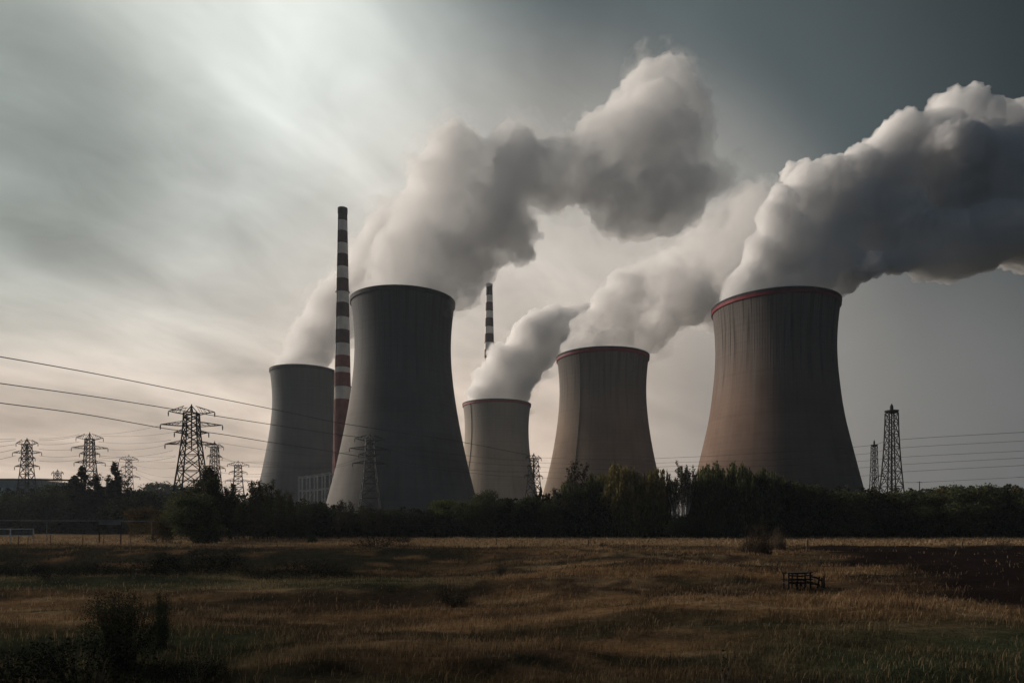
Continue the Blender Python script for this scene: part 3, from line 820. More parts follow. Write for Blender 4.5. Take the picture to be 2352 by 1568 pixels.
# ---------------------------------------------------------------- steel frame, far buildings
steel_pale = basic_mat('pale_bluish_steel', (0.36, 0.39, 0.40), 0.6, 0.1, 0.2, 0.4)
panel_dark = basic_mat('dark_blue_panel', (0.05, 0.065, 0.08), 0.7, 0.1, 0.3, 0.4)
d = 392.0; s = d / FPX
t = thing('steel_frame', ((686 - 1176) * s, d, 0), 'pale open steel frame at the foot of the slate tower', 'steel frame', rz=0.08)
Lx = 70 * s; Hh = CAM_H + 107 * s; Dy = 9.0
cols_x = np.linspace(0, Lx, 5)
tops = [Hh, Hh + 0.4, Hh + 1.0, Hh + 1.7, Hh + 2.4]
for yy in (0, Dy):
    for x_, tp in zip(cols_x, tops):
        MB().box((x_, yy, tp / 2), (0.75, 0.6, tp)).build('column', steel_pale, t)
for f_ in (0.985, 0.72, 0.46):
    m = MB()
    for i in range(4):
        for yy in (-0.28, Dy + 0.28):
            m.bar((cols_x[i] - 0.2, yy, tops[i] * f_), (cols_x[i + 1] + 0.2, yy, tops[i + 1] * f_), 0.5)
    for x_, tp in zip(cols_x, tops): m.bar((x_, 0, tp * f_ - .1), (x_, Dy, tp * f_ - .1), 0.35)
    m.build('beam', steel_pale, t)
m = MB()
rng = random.Random(5)
for i in range(4):
    for f0, f1 in ((0.46, 0.72), (0.16, 0.46)):
        if rng.random() < 0.8: m.bar((cols_x[i], -0.3, tops[i] * f0), (cols_x[i + 1], -0.3, tops[i + 1] * f1), 0.22)
        if rng.random() < 0.6: m.bar((cols_x[i + 1], -0.3, tops[i] * f0), (cols_x[i] + Lx * 0.12, -0.3, tops[i] * f1), 0.22)
m.build('brace', steel_pale, t)

wall_blue = basic_mat('faded_blue_cladding', (0.26, 0.31, 0.34), 0.7, 0, 0.3, 0.12)
roof_dk = basic_mat('dark_roof', (0.04, 0.05, 0.055), 0.7, 0, 0.2, 0.2)
pane = basic_mat('pale_window', (0.55, 0.6, 0.62), 0.3, 0, 0.3, 0.2)
d = 345.0; s = d / FPX
x1 = (86 - 1176) * s; w_ = 58.0; hb = CAM_H + 98 * s
t = thing('warehouse', (x1 - w_ / 2, d + 14, 0), 'pale blue industrial building at the left edge behind the first pylon', 'building')
m = MB(); m.box((0, 0, hb / 2), (w_, 26, hb)); m.build('wall', wall_blue, t)
m = MB(); m.add([(-w_ / 2 - .6, -13.6, hb), (w_ / 2 + .6, -13.6, hb), (w_ / 2 + .6, 13.6, hb + 1.2), (-w_ / 2 - .6, 13.6, hb + 1.2), (-w_ / 2 - .6, -13.6, hb + .8), (w_ / 2 + .6, -13.6, hb + .8), (w_ / 2 + .6, 13.6, hb + 2), (-w_ / 2 - .6, 13.6, hb + 2)],
                [(0, 3, 2, 1), (4, 5, 6, 7), (0, 1, 5, 4), (1, 2, 6, 5), (2, 3, 7, 6), (3, 0, 4, 7)]); m.build('roof', roof_dk, t)
for i in range(5):
    for k, zz_ in enumerate((hb * 0.80, hb * 0.52)):
        m = MB(); m.box((w_ / 2 - 4 - i * 5.0, -13.05, zz_), (2.6, 0.14, 2.6 if k else 2.0)); m.build('window', pane, t)
d = 300.0; s = d / FPX
xa, xb = (236 - 1176) * s, (402 - 1176) * s; hb = CAM_H + 66 * s
t = thing('shed', ((xa + xb) / 2, d + 10, 0), 'long low flat-roofed dark shed left of the largest left pylon', 'building')
MB().box((0, 0, hb / 2), (xb - xa, 18, hb)).build('wall', panel_dark, t)
MB().box((0, 0, hb + 0.25), (xb - xa + 1.2, 19.2, 0.5)).build('roof', roof_dk, t)
m = MB(); m.tube([(-4, 0, hb + .5), (-4, 0, hb + 1.6)], .4, 8); m.build('vent', roof_dk, t)
# ---------------------------------------------------------------- vegetation
def leaf_mat(name, trans=0.25):
    m = bpy.data.materials.new(name); m.use_nodes = True
    nt = m.node_tree; N = NT(nt); b = nt.nodes['Principled BSDF']; o = nt.nodes['Material Output']
    a = N.n('ShaderNodeAttribute', attribute_name='Col')
    N.link(a.outputs['Color'], b.inputs['Base Color'])
    b.inputs['Roughness'].default_value = 0.75
    b.inputs['Specular IOR Level'].default_value = 0.0
    tr = N.n('ShaderNodeBsdfTranslucent'); N.link(a.outputs['Color'], tr.inputs['Color'])
    mx = N.n('ShaderNodeMixShader'); mx.inputs[0].default_value = trans
    N.link(b.outputs[0], mx.inputs[1]); N.link(tr.outputs[0], mx.inputs[2]); N.link(mx.outputs[0], o.inputs['Surface'])
    return m
leafm = leaf_mat('foliage')
barkm = basic_mat('bark', (0.045, 0.036, 0.028), 0.95, 0, 0.35, 2.0)
palebark = basic_mat('pale_birch_bark', (0.50, 0.48, 0.45), 0.85, 0, 0.3, 1.0)
R = np.random.default_rng(7)

def rand_quads(P, size, stretch=1.0, up=None, rng=R):
    """one small leaf face at each point of P (n,3)"""
    n = len(P)
    a = rng.normal(size=(n, 3)); a /= np.linalg.norm(a, axis=1)[:, None]
    if up is not None: a = a * (1 - up) + np.array((0, 0, 1.0)) * up; a /= np.linalg.norm(a, axis=1)[:, None]
    b = rng.normal(size=(n, 3)); b -= a * (a * b).sum(1)[:, None]; b /= np.linalg.norm(b, axis=1)[:, None]
    s = size * rng.uniform(0.6, 1.4, n)[:, None]
    a = a * s * stretch; b = b * s
    return np.stack([P - a * .5 - b * .15, P - a * .1 + b * .5, P + a * .5 + b * .1, P + a * .05 - b * .5], 1)

def blob_points(blobs, per, rng=R, shell=0.55):
    out_ = []
    for (x, y, z, rx, rz_) in blobs:
        n = max(6, int(per * rx * rx * rz_))
        d = rng.normal(size=(n, 3)); d /= np.linalg.norm(d, axis=1)[:, None]
        r = rng.uniform(shell ** 3, 1.15, n) ** (1 / 3)
        lump = 1 + 0.25 * np.sin(d[:, 0] * 7 + x) * np.sin(d[:, 2] * 6 + z) + 0.15 * rng.normal(size=n)
        p = d * (r * lump)[:, None] * np.array((rx, rx, rz_)) + np.array((x, y, z))
        out_.append(p)
    P = np.concatenate(out_)
    return P[P[:, 2] > 0.05]

def leaf_cols(n, base, var=0.35, tint=None, rng=R):
    c = np.array(base)[None, :] * rng.uniform(1 - var, 1 + var, n)[:, None]
    if tint is not None:
        k = rng.random(n)[:, None] < tint[1]
        c = np.where(k, np.array(tint[0])[None, :] * rng.uniform(.7, 1.2, n)[:, None], c)
    return c

def limbs(m, base, h, r, n, spread, rng, up=0.5, twigs=3, sides=5):
    base = Vector(base)
    pts = [base + Vector((math.sin(q * 3 + n) * 0.03 * h * q, math.cos(q * 2.3) * 0.02 * h * q, h * q)) for q in np.linspace(0, 1, 6)]
    m.tube(pts, [r * (1 - 0.8 * q) for q in np.linspace(0, 1, 6)], sides)
    for i in range(n):
        q = rng.uniform(0.2, 0.9); p = pts[0].lerp(pts[-1], q)
        a = rng.uniform(0, 6.28); L = spread * (1.15 - q) * rng.uniform(.6, 1.1)
        e = p + Vector((math.cos(a) * L, math.sin(a) * L, L * up + 0.3))
        mid = p.lerp(e, .5) + Vector((0, 0, -0.06 * L))
        m.tube([p, mid, e], [r * .4 * (1.1 - q), r * .25 * (1.1 - q), r * .08], 4)
        for k in range(twigs):
            f = rng.uniform(.4, .95); p2 = p.lerp(e, f); a2 = a + rng.uniform(-1, 1); L2 = L * rng.uniform(.25, .5)
            m.tube([p2, p2 + Vector((math.cos(a2) * L2, math.sin(a2) * L2, L2 * rng.uniform(.2, 1.1)))], [r * .12, r * .03], 3)

def me_of(mb, name, mat):
    me = bpy.data.meshes.new(name); me.from_pydata(mb.v, [], mb.f); me.materials.append(mat); me.update()
    return me

def proto_round(seed, h=9.0, w=4.2, base=(0.056, 0.067, 0.034), tint=((0.115, 0.115, 0.045), 0.22), dens=240, size=0.21):
    rng = np.random.default_rng(seed); pr = random.Random(seed)
    blobs = [(0, 0, h * .5, w * .7, h * .34)]
    for i in range(16):
        a = pr.uniform(0, 6.28); q = pr.uniform(0.12, .92); rr = w * (0.75 if q < .6 else 0.75 * (1.35 - q)) * pr.uniform(.55, 1.05)
        blobs.append((math.cos(a) * rr, math.sin(a) * rr, h * q, w * pr.uniform(.26, .42), h * pr.uniform(.09, .16)))
    P = blob_points(blobs, dens, rng)
    m = MB(); limbs(m, (0, 0, 0), h * .85, h * .028, 12, w * .9, pr)
    return quads_mesh('crown', rand_quads(P, size, 1.2, rng=rng), leaf_cols(len(P), base, .4, tint, rng), leafm), me_of(m, 'trunk', barkm)

def proto_willow(seed, h=13.0, w=5.0, base=(0.140, 0.120, 0.050), tint=((0.18, 0.150, 0.058), .4)):
    rng = np.random.default_rng(seed); pr = random.Random(seed)
    pts = []
    heads = [(pr.uniform(-w, w) * .8, pr.uniform(-w, w) * .7, h * pr.uniform(.6, .97)) for _ in range(34)]
    for hx, hy, hz in heads:
        hz *= 1 - 0.35 * ((hx * hx + hy * hy) / (w * w)) ** 1.3
        for k in range(26):
            a = pr.uniform(0, 6.28); rr = pr.uniform(0, w * .27)
            x, y = hx + math.cos(a) * rr, hy + math.sin(a) * rr
            z = hz - rr * rr * .45 / (w * .1) + pr.gauss(0, .25); L = pr.uniform(.35, .85) * h
            n = int(L / .33)
            zz = z - np.arange(n) * .33
            ok = zz > pr.uniform(.2, 2)
            q = np.stack([x + np.cumsum(rng.normal(0, .035, n)), y + np.cumsum(rng.normal(0, .035, n)), zz], 1)[ok]
            pts.append(q)
    P = np.concatenate(pts)
    m = MB(); limbs(m, (0, 0, 0), h * .85, h * .035, 14, w * .8, pr)
    V = rand_quads(P, 0.22, 2.3, up=0.75, rng=rng)
    return quads_mesh('crown', V, leaf_cols(len(P), base, .35, tint, rng), leafm), me_of(m, 'trunk', barkm)

def proto_sapling(seed, h=11.0, w=1.6, base=(0.056, 0.054, 0.030), leafy=.8, bark=None, tw=64, size=.17):
    rng = np.random.default_rng(seed); pr = random.Random(seed)
    m = MB(); pts = []
    stems = 2 + seed % 2
    for s in range(stems):
        bx, by = pr.uniform(-.5, .5), pr.uniform(-.5, .5); hh = h * pr.uniform(.75, 1.0)
        lean = Vector((pr.uniform(-.5, .5), pr.uniform(-.5, .5), 0))
        axis = [Vector((bx, by, 0)) + lean * q * q + Vector((0, 0, hh * q)) for q in np.linspace(0, 1, 8)]
        m.tube(axis, [0.10 * (1 - .85 * q) for q in np.linspace(0, 1, 8)], 4)
        for k in range(tw):
            q = pr.uniform(.15, .97); i = int(q * 7); p = axis[i].lerp(axis[min(i + 1, 7)], q * 7 - i)
            a = pr.uniform(0, 6.28); L = w * (1.1 - q * .75) * pr.uniform(.5, 1.1)
            e = p + Vector((math.cos(a) * L * .6, math.sin(a) * L * .6, L * pr.uniform(.8, 1.6)))
            m.tube([p, e], [.028, .010], 3)
            for j in range(int(14 * leafy)):
                f = pr.uniform(.15, 1.05); c_ = p.lerp(e, f)
                pts.append((c_.x + pr.gauss(0, .14), c_.y + pr.gauss(0, .14), c_.z + pr.gauss(0, .16)))
    P = np.array(pts)
    return quads_mesh('crown', rand_quads(P, size, 1.6, rng=rng), leaf_cols(len(P), base, .4, None, rng), leafm), me_of(m, 'trunk', bark or barkm)

def proto_conifer(seed, h=12.0, w=2.6, base=(0.028, 0.037, 0.026)):
    rng = np.random.default_rng(seed); pr = random.Random(seed)
    blobs = []
    for i in range(46):
        q = (i + .5) / 46; rr = w * (1 - q) ** .8 * pr.uniform(.3, .95); a = pr.uniform(0, 6.28)
        blobs.append((math.cos(a) * rr, math.sin(a) * rr, h * (.05 + .9 * q), max(.25, w * .34 * (1.1 - q)), h * .055))
    P = blob_points(blobs, 520, rng, .2)
    m = MB(); limbs(m, (0, 0, 0), h * .99, h * .018, 14, w * .8, pr, up=.2)
    return quads_mesh('crown', rand_quads(P, .26, 1.8, up=.25, rng=rng), leaf_cols(len(P), base, .4, None, rng), leafm), me_of(m, 'trunk', barkm)

def proto_birch(seed, h=17.0):
    """clump of bare ascending pale stems with a thin twiggy head"""
    rng = np.random.default_rng(seed); pr = random.Random(seed)
    m = MB(); pts = []
    for s in range(28):
        a = pr.uniform(0, 6.28); sp = pr.uniform(.2, 1.0); hh = h * pr.uniform(.55, 1.0) * (1 - .12 * sp)
        tip = Vector((math.cos(a) * 3.0 * sp, math.sin(a) * 3.0 * sp, hh))
        a0 = pr.uniform(0, 6.28); rb = 1.0 * math.sqrt(pr.random())
        ax = [Vector((math.cos(a0) * rb, math.sin(a0) * rb, 0)).lerp(tip, q) + Vector((math.cos(a) * sp, math.sin(a) * sp, 0)) * math.sin(q * 3.14) * 0.45 for q in np.linspace(0, 1, 8)]
        m.tube(ax, [.095 * (1 - .8 * q) for q in np.linspace(0, 1, 8)], 4)
        for k in range(16):
            q = pr.uniform(.3, .98); i = min(6, int(q * 7)); p = ax[i].lerp(ax[i + 1], q * 7 - i)
            a2 = pr.uniform(0, 6.28); L = pr.uniform(.6, 1.7)
            e = p + Vector((math.cos(a2) * L * .4, math.sin(a2) * L * .4, L)); m.tube([p, e], [.03, .010], 3)
            for j in range(int(24 * max(0, q - .5) * 3)):
                c_ = p.lerp(e, pr.uniform(.3, 1.1)); pts.append((c_.x + pr.gauss(0, .15), c_.y + pr.gauss(0, .15), c_.z + pr.gauss(0, .2)))
    P = np.array(pts)
    return quads_mesh('crown', rand_quads(P, .2, 1.7, rng=rng), leaf_cols(len(P), (.085, .080, .055), .35, None, rng), leafm), me_of(m, 'stem', palebark)

def proto_twiggy(seed, h=2.6, w=1.2, n=40, leafy=3, base=(.05, .045, .025), foot=.35, hmin=.4, bark=None):
    rng = np.random.default_rng(seed); pr = random.Random(seed)
    m = MB(); pts = []
    for s in range(n):
        a = pr.uniform(0, 6.28); sp = math.sqrt(pr.random()) * w; hh = h * pr.uniform(hmin, 1) * (1 - .45 * (sp / w) ** 2)
        e = Vector((math.cos(a) * sp, math.sin(a) * sp, hh)); a2 = a + pr.gauss(0, .5)
        b0 = Vector((math.cos(a2) * sp * foot, math.sin(a2) * sp * foot, -.02))
        mid = b0.lerp(e, .5) + Vector((math.cos(a), math.sin(a), 0)) * .08 * w
        m.tube([b0, mid, e], [.02 * h / 2.6, .014 * h / 2.6, .005], 3)
        for j in range(leafy):
            c_ = b0.lerp(e, pr.uniform(.2, 1.05)); pts.append((c_.x + pr.gauss(0, .06), c_.y + pr.gauss(0, .06), c_.z + pr.gauss(0, .06)))
            if j % 4 == 0:
                c2 = b0.lerp(e, pr.uniform(.3, .9)); L = .35 * h / 2.6
                m.tube([c2, c2 + Vector((pr.gauss(0, L * .5), pr.gauss(0, L * .5), L))], [.008, .003], 3)
    P = np.array(pts); P[:, 2] = np.abs(P[:, 2])
    return quads_mesh('foliage', rand_quads(P, .085 * max(h / 2.6, .6), 1.6, rng=rng), leaf_cols(len(P), base, .4, None, rng), leafm), me_of(m, 'stem', bark or barkm)

def proto_bush(seed, h, w, base, size, n=14, dens=700, tall=3):
    """leafy bush of uneven height with loose shoots standing out of it"""
    rng = np.random.default_rng(seed); pr = random.Random(seed)
    blobs = []; m = MB()
    for i in range(n):
        a = pr.uniform(0, 6.28); d = math.sqrt(pr.random()) * w * .8; q = pr.uniform(.15, .75) * (1 - .5 * (d / w) ** 2)
        blobs.append((math.cos(a) * d, math.sin(a) * d, h * q, w * pr.uniform(.18, .34), h * pr.uniform(.14, .24)))
    P = [blob_points(blobs, dens, rng, .3)]
    for i in range(tall * 8):
        a = pr.uniform(0, 6.28); d = math.sqrt(pr.random()) * w * .75; hh = h * pr.uniform(.65, 1.0) * (1 - .3 * d / w)
        b0 = Vector((math.cos(a) * d * .4, math.sin(a) * d * .4, 0)); e = Vector((math.cos(a) * d, math.sin(a) * d, hh))
        m.tube([b0, b0.lerp(e, .5) + Vector((0, 0, .05 * h)), e], [.014, .010, .004], 3)
        k = 26; q = rng.uniform(.35, 1.03, k)[:, None]
        P.append(np.array(b0)[None] * (1 - q) + np.array(e)[None] * q + rng.normal(0, .045, (k, 3)) * h / 2)
    P = np.concatenate(P); P[:, 2] = np.abs(P[:, 2])
    return quads_mesh('foliage', rand_quads(P, size, 1.5, rng=rng), leaf_cols(len(P), base, .5, None, rng), leafm), me_of(m, 'stem', barkm)

PR = {
 'round': [proto_round(s) for s in (1, 2)],
 'low': [proto_round(s, 5.5, 4.0, (0.036, 0.046, 0.027), ((.08, .09, .038), .14)) for s in (5, 6)],
 'bright': [proto_round(9, 8.0, 5.2, (0.060, 0.078, 0.024), ((.12, .125, .035), .35))],
 'yellow': [proto_round(12, 6.5, 4.4, (0.060, 0.042, 0.017), ((.10, .07, .025), .3), 150)],
 'willow': [proto_willow(s) for s in (3, 4)],
 'dark_willow': [proto_willow(s, 13, 4.6, (0.066, 0.075, 0.040), ((.125, .128, .05), .32)) for s in (13, 14)],
 'sapling': [proto_sapling(s) for s in (20, 21, 22)],
 'bare': [proto_sapling(s, 10, 2.0, (.050, .046, .031), .5, tw=70) for s in (30, 31)],
 'conifer': [proto_conifer(s) for s in (40, 41)],
 'birch': [proto_birch(50), proto_birch(51)],
 'tall': [proto_round(61, 14.0, 3.4, (0.038, 0.042, 0.024), ((.075, .066, .03), .18), 340, .22)],
}
def top_of(me):
    z = np.empty(len(me.vertices) * 3, dtype=np.float32); me.vertices.foreach_get('co', z)
    return float(np.percentile(z[2::3], 99.6))
PH = {k: top_of(p[0][0]) for k, p in PR.items()}
_cnt = {}
TREES = []
def tree(kind, px, top_y, depth, label, width=1.0, group=None, name='tree'):
    k = _cnt.get(kind, 0); _cnt[kind] = k + 1
    crown, trunk = PR[kind][k % len(PR[kind])]
    x, y, z = ground_at(px, depth)
    h = CAM_H + (HORIZON - top_y) / FPX * depth - z
    t = thing(name, (x, y, z - 0.08), label, 'bush' if name == 'bush' else 'tree', group, rz=(k * 2.39 + px * .01) % 6.28)
    s = h / PH[kind]
    t.scale = (s * width, s * width, s)
    link_mesh('crown', crown, None, t); link_mesh(trunk.name.split('.')[0], trunk, None, t)
    TREES.append(t)
    return t

# left side --------------------------------------------------------------
tree('round', 24, 1138, 205, 'dark bush-like tree under the pale blue building at the left edge')
tree('low', 88, 1132, 200, 'dark tree at the foot of the leftmost pylon')
tree('low', 128, 1126, 215, 'low dark tree below the tiny faint pylon')
C = 'dark pointed conifers on the left'
tree('conifer', 172, 1098, 190, 'short dark conifer left of the conifer pylon', 2.1, C)
tree('conifer', 190, 1078, 192, 'tall dark conifer overlapping the left leg of the conifer pylon', 1.9, C)
tree('conifer', 222, 1100, 195, 'broad dark conifer in front of the conifer pylon base', 2.2, C)
tree('bare', 243, 1086, 196, 'thin twiggy tree between the conifer pylon and the pointed conifer', 1.1)
tree('conifer', 263, 1068, 190, 'slender pointed conifer midway between the conifer pylon and the narrow pylon', 1.6, C)
tree('bare', 284, 1100, 192, 'twiggy dark tree at the left foot of the small narrow pylon', 1.2)
tree('low', 318, 1128, 188, 'low dark tree at the right foot of the small narrow pylon')
tree('yellow', 352, 1165, 130, 'rusty yellow bush in front of the long dark shed', 1.2, name='bush')
tree('yellow', 374, 1180, 104, 'small ochre bush at the right end of the overhead pipe', 0.9, name='bush')
tree('round', 420, 1130, 150, 'dark tree hiding the left foot of the largest left pylon', 1.1)
tree('tall', 470, 1074, 118, 'tallest dark tree on the left, standing at the right foot of the largest pylon', 1.2)
tree('round', 446, 1135, 100, 'big dark bush before the largest left pylon', 1.25)
tree('tall', 496, 1100, 112, 'dark narrow tree just right of the tallest left tree', 1.1)
S = 'thin upright saplings left of the slate tower'
sap = [(520, 1118), (538, 1104), (556, 1124), (574, 1106), (590, 1096), (606, 1112), (622, 1100), (638, 1118), (655, 1122), (672, 1140), (690, 1152), (706, 1158)]
where = ['just right of the dark narrow tree', 'left of the sapling pylon', 'before the sapling pylon', 'right of the sapling pylon', 'at the left foot of the distant grey tower', 'before the left edge of the distant grey tower',
         'before the left half of the distant grey tower', 'before the middle of the distant grey tower', 'a little left of the steel frame', 'touching the left side of the steel frame', 'before the left columns of the steel frame', 'before the middle of the steel frame']
for i, ((px, ty), w_) in enumerate(zip(sap, where)):
    tree('sapling', px, ty, 116 + (i * 7) % 19, 'thin upright sapling ' + w_, 1.25, S)
tree('low', 560, 1160, 134, 'dark shrub behind the saplings below the sapling pylon', 1.3, name='bush')
tree('low', 640, 1166, 138, 'dark shrub behind the saplings before the distant grey tower', 1.3, name='bush')
tree('low', 724, 1163, 140, 'dark shrub below the right end of the steel frame', 1.1, name='bush')
tree('bare', 778, 1146, 132, 'bare twiggy tree before the lit left foot of the slate tower', 1.2)
tree('bare', 802, 1158, 134, 'bare twiggy tree just left of the black pylon', 1.1)
tree('bare', 836, 1166, 130, 'low twiggy tree at the foot of the black pylon', 1.1)
tree('bare', 870, 1172, 131, 'low twiggy tree right of the black pylon', 1.1)
tree('low', 716, 1226, 103, 'small leafy bush on the bank below the steel frame', 0.8, name='bush')
# centre -----------------------------------------------------------------
tree('low', 905, 1178, 146, 'low dark shrub before the middle of the slate tower', 1.3, name='bush')
tree('low', 955, 1176, 148, 'low dark shrub left of the bright round bush', 1.2, name='bush')
tree('bright', 1022, 1148, 150, 'bright green round bush at the right foot of the slate tower', 1.05, name='bush')
tree('round', 1062, 1156, 146, 'mid green bush just right of the bright round bush', 1.1, name='bush')
tree('round', 1112, 1128, 143, 'pointed dark green tree before the left half of the palest tower', 0.95)
tree('round', 1160, 1152, 147, 'dark round tree before the middle of the palest tower', 1.2)
tree('round', 1205, 1142, 145, 'dark round tree before the right half of the palest tower', 1.1)
tree('conifer', 1241, 1122, 150, 'small dark pointed tree in the gap left of the tan tower', 1.1)
tree('round', 1262, 1158, 142, 'low dark tree at the left foot of the tan tower', 1.1)
tree('bare', 1290, 1120, 146, 'twiggy tree before the lit left foot of the tan tower', 1.3)
tree('bare', 1328, 1078, 150, 'tall twiggy tree before the left half of the tan tower', 1.25)
tree('dark_willow', 1316, 1110, 148, 'dull drooping tree at the left of the willow row', 1.0)
Wl = 'olive willows before the tan tower'
tree('dark_willow', 1378, 1092, 150, 'dark willow left of the tall olive willows', 1.0, Wl)
tree('willow', 1432, 1074, 148, 'tallest olive willow before the middle of the tan tower', 1.05, Wl)
tree('willow', 1482, 1078, 146, 'olive willow before the right half of the tan tower', 1.0, Wl)
tree('willow', 1508, 1118, 150, 'smaller willow at the right foot of the tan tower', 0.6, Wl)
B = 'bare pale trees between the two right towers'
tree('birch', 1568, 1064, 141, 'tall bare pale tree in the gap left of the largest tower', 1.1, B)
tree('birch', 1546, 1092, 145, 'shorter bare pale tree leaning beside the tall pale tree', 0.8, B)
tree('low', 1560, 1190, 137, 'low dark shrub at the foot of the bare pale trees', 0.9, name='bush')
tree('low', 1588, 1180, 138, 'low dark shrub just right of the foot of the bare pale trees', 0.8, name='bush')
# right ------------------------------------------------------------------
Dk = 'dark dense trees at the foot of the largest tower'
for i, (px, ty, w_, kd, lab) in enumerate([
    (1622, 1088, 0.7, 'dark_willow', 'dark tree beside the bare pale trees at the left foot of the largest tower'),
    (1648, 1070, 0.9, 'dark_willow', 'tallest dark tree before the left edge of the largest tower'),
    (1680, 1076, 1.0, 'dark_willow', 'dark drooping tree second from the left before the largest tower'),
    (1722, 1072, 1.0, 'dark_willow', 'dark drooping tree before the left half of the largest tower'),
    (1764, 1086, 1.0, 'dark_willow', 'dark tree with yellowish top before the middle of the largest tower'),
    (1806, 1108, 1.2, 'round', 'dark round tree where the tall row steps down before the largest tower'),
    (1846, 1114, 1.2, 'round', 'dark round tree before the right half of the largest tower'),
    (1890, 1128, 1.3, 'round', 'low dark tree before the right foot of the largest tower'),
    (1945, 1132, 1.3, 'round', 'low dark tree at the right base corner of the largest tower'),
    (2000, 1136, 1.3, 'round', 'low dark tree at the foot of the shorter lattice mast'),
    (2056, 1134, 1.3, 'round', 'low dark tree at the foot of the taller lattice mast'),
    (2110, 1130, 1.2, 'round', 'low dark tree under the thin pole'),
    (2160, 1124, 1.2, 'round', 'dark tree just right of the thin pole'),
    (2206, 1116, 1.2, 'round', 'dark tree at the crest of the right treeline'),
    (2256, 1118, 1.2, 'round', 'dark tree right of the treeline crest'),
    (2304, 1122, 1.2, 'round', 'dark tree second from the right edge'),
    (2350, 1126, 1.2, 'round', 'dark tree cut by the right edge')]):
    tree(kd, px, ty, 142 + (i * 5) % 13, lab, w_, Dk if i < 7 else 'low dark trees of the right treeline')

# the thicket under and between the trees: one dense mass
def thicket():
    rng = np.random.default_rng(99)
    prof_x = [-200, 100, 160, 230, 300, 400, 500, 700, 760, 860, 980, 1060, 1180, 1300, 1520, 1545, 1575, 1600, 1800, 1850, 2100, 2352, 2600]
    prof_y = [1142, 1140, 1132, 1128, 1142, 1150, 1150, 1162, 1172, 1178, 1180, 1170, 1160, 1150, 1160, 1205, 1208, 1165, 1128, 1138, 1142, 1136, 1130]
    dep = [205, 205, 205, 205, 200, 190, 165, 152, 152, 150, 150, 150, 150, 150, 152, 152, 152, 152, 152, 152, 152, 152, 152]
    V = []; Cc = []
    for px in np.arange(-260, 2640, 3.2):
        d0 = np.interp(px, prof_x, dep)
        ty = np.interp(px, prof_x, prof_y)
        for k in range(3):
            dd = d0 + rng.uniform(-9, 12)
            x = (px - 1176) / FPX * dd
            top = CAM_H + (HORIZON - ty) / FPX * dd
            hh = top * (rng.uniform(.5, 1.0) if rng.random() < .8 else rng.uniform(1.0, 1.28))
            n = int(50 + 15 * hh)
            z = hh * rng.random(n) ** .8
            wd = 1.2 * np.sqrt(np.clip(1 - (z / hh) ** 3, .05, 1))
            P = np.stack([x + rng.normal(0, 1, n) * wd, dd + rng.normal(0, 1, n) * wd, z], 1)
            V.append(rand_quads(P, .42, 1.3, up=.2, rng=rng))
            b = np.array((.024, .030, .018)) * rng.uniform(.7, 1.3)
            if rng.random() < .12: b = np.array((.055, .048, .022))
            Cc.append(leaf_cols(n, b, .35, None, rng))
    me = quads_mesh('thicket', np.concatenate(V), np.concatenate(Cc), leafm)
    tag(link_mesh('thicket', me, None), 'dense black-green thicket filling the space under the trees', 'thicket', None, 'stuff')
thicket()

# far faint trees on the horizon left
for i, (px, ty, lab) in enumerate([(352, 1122, 'faint distant tree on the horizon above the long dark shed'), (408, 1118, 'faint distant tree on the horizon touching the largest left pylon')]):
    tree('low', px, ty, 420, lab, 1.4)

# ---------------------------------------------------------------- shrubs, reeds and dead stems in the field
def shrub(px, base_y, h_px, kind, label, name='shrub', width=1.0, depth=None):
    depth = depth or 3.6 * FPX / (base_y - HORIZON)
    for _ in range(6):
        x = (px - 1176) / FPX * depth
        depth = (CAM_H - gz(x, depth)) * FPX / (base_y - HORIZON)
    x, y, z = ground_at(px, depth)
    me = TW[kind]
    t = thing(name, (x, y, z - 0.03), label, 'dead stem' if name == 'dead_stem' else 'shrub', None, rz=px * .37 % 6.28)
    s = h_px / FPX * depth / TWH[kind]
    t.scale = (s * width, s * width, s)
    link_mesh('foliage', me[0], None, t); link_mesh('stem', me[1], None, t)
    return t
TW = {'twig': proto_twiggy(70, 2.6, 1.1, 46, 2, (.035, .028, .02)), 'reed': proto_twiggy(71, 2.6, 1.5, 260, 2, (.085, .062, .040), .95, .2, basic_mat('dry_reed', (.085, .062, .042), .9, 0, .3, 3.0)),
      'leafy': proto_bush(72, 2.4, 1.5, (.020, .027, .017), .032, 26, 4500, 7), 'tuft': proto_twiggy(73, 1.4, 1.0, 90, 4, (.03, .03, .018)), 'stem': proto_twiggy(74, 2.6, .25, 4, 5, (.02, .018, .014)),
      'shoot': proto_bush(76, 2.4, .55, (.020, .027, .017), .032, 9, 7000, 5), 'heath': proto_bush(75, 1.5, 1.9, (.006, .008, .006), .042, 18, 1200, 4)}  # heath leaves near-black: the bank's shade put into their colour
TWH = {k: top_of(v[1 if k in ('twig', 'stem', 'reed') else 0]) for k, v in TW.items()}
shrub(1152, 1286, 40, 'twig', 'lone bare dark shrub in the middle of the dry field', width=0.9)
r1 = shrub(1740, 1268, 78, 'reed', 'tall tan clump of dry reeds before the black thicket on the right', 'reed_clump', 0.62)
shrub(1786, 1266, 56, 'reed', 'smaller tan reed tuft at the right side of the tall reed clump', 'reed_clump', 0.5)
shrub(1722, 1268, 26, 'tuft', 'dark low bush at the foot of the reed clump', width=1.5)
shrub(2188, 1262, 22, 'tuft', 'small dark bush on the tan strip beyond the ploughed patch', width=0.8)
shrub(2304, 1262, 24, 'tuft', 'small dark bush on the tan strip near the right edge', width=1.0)
shrub(1384, 1254, 14, 'tuft', 'tiny pointed tuft on the tan strip before the willows', width=0.8)
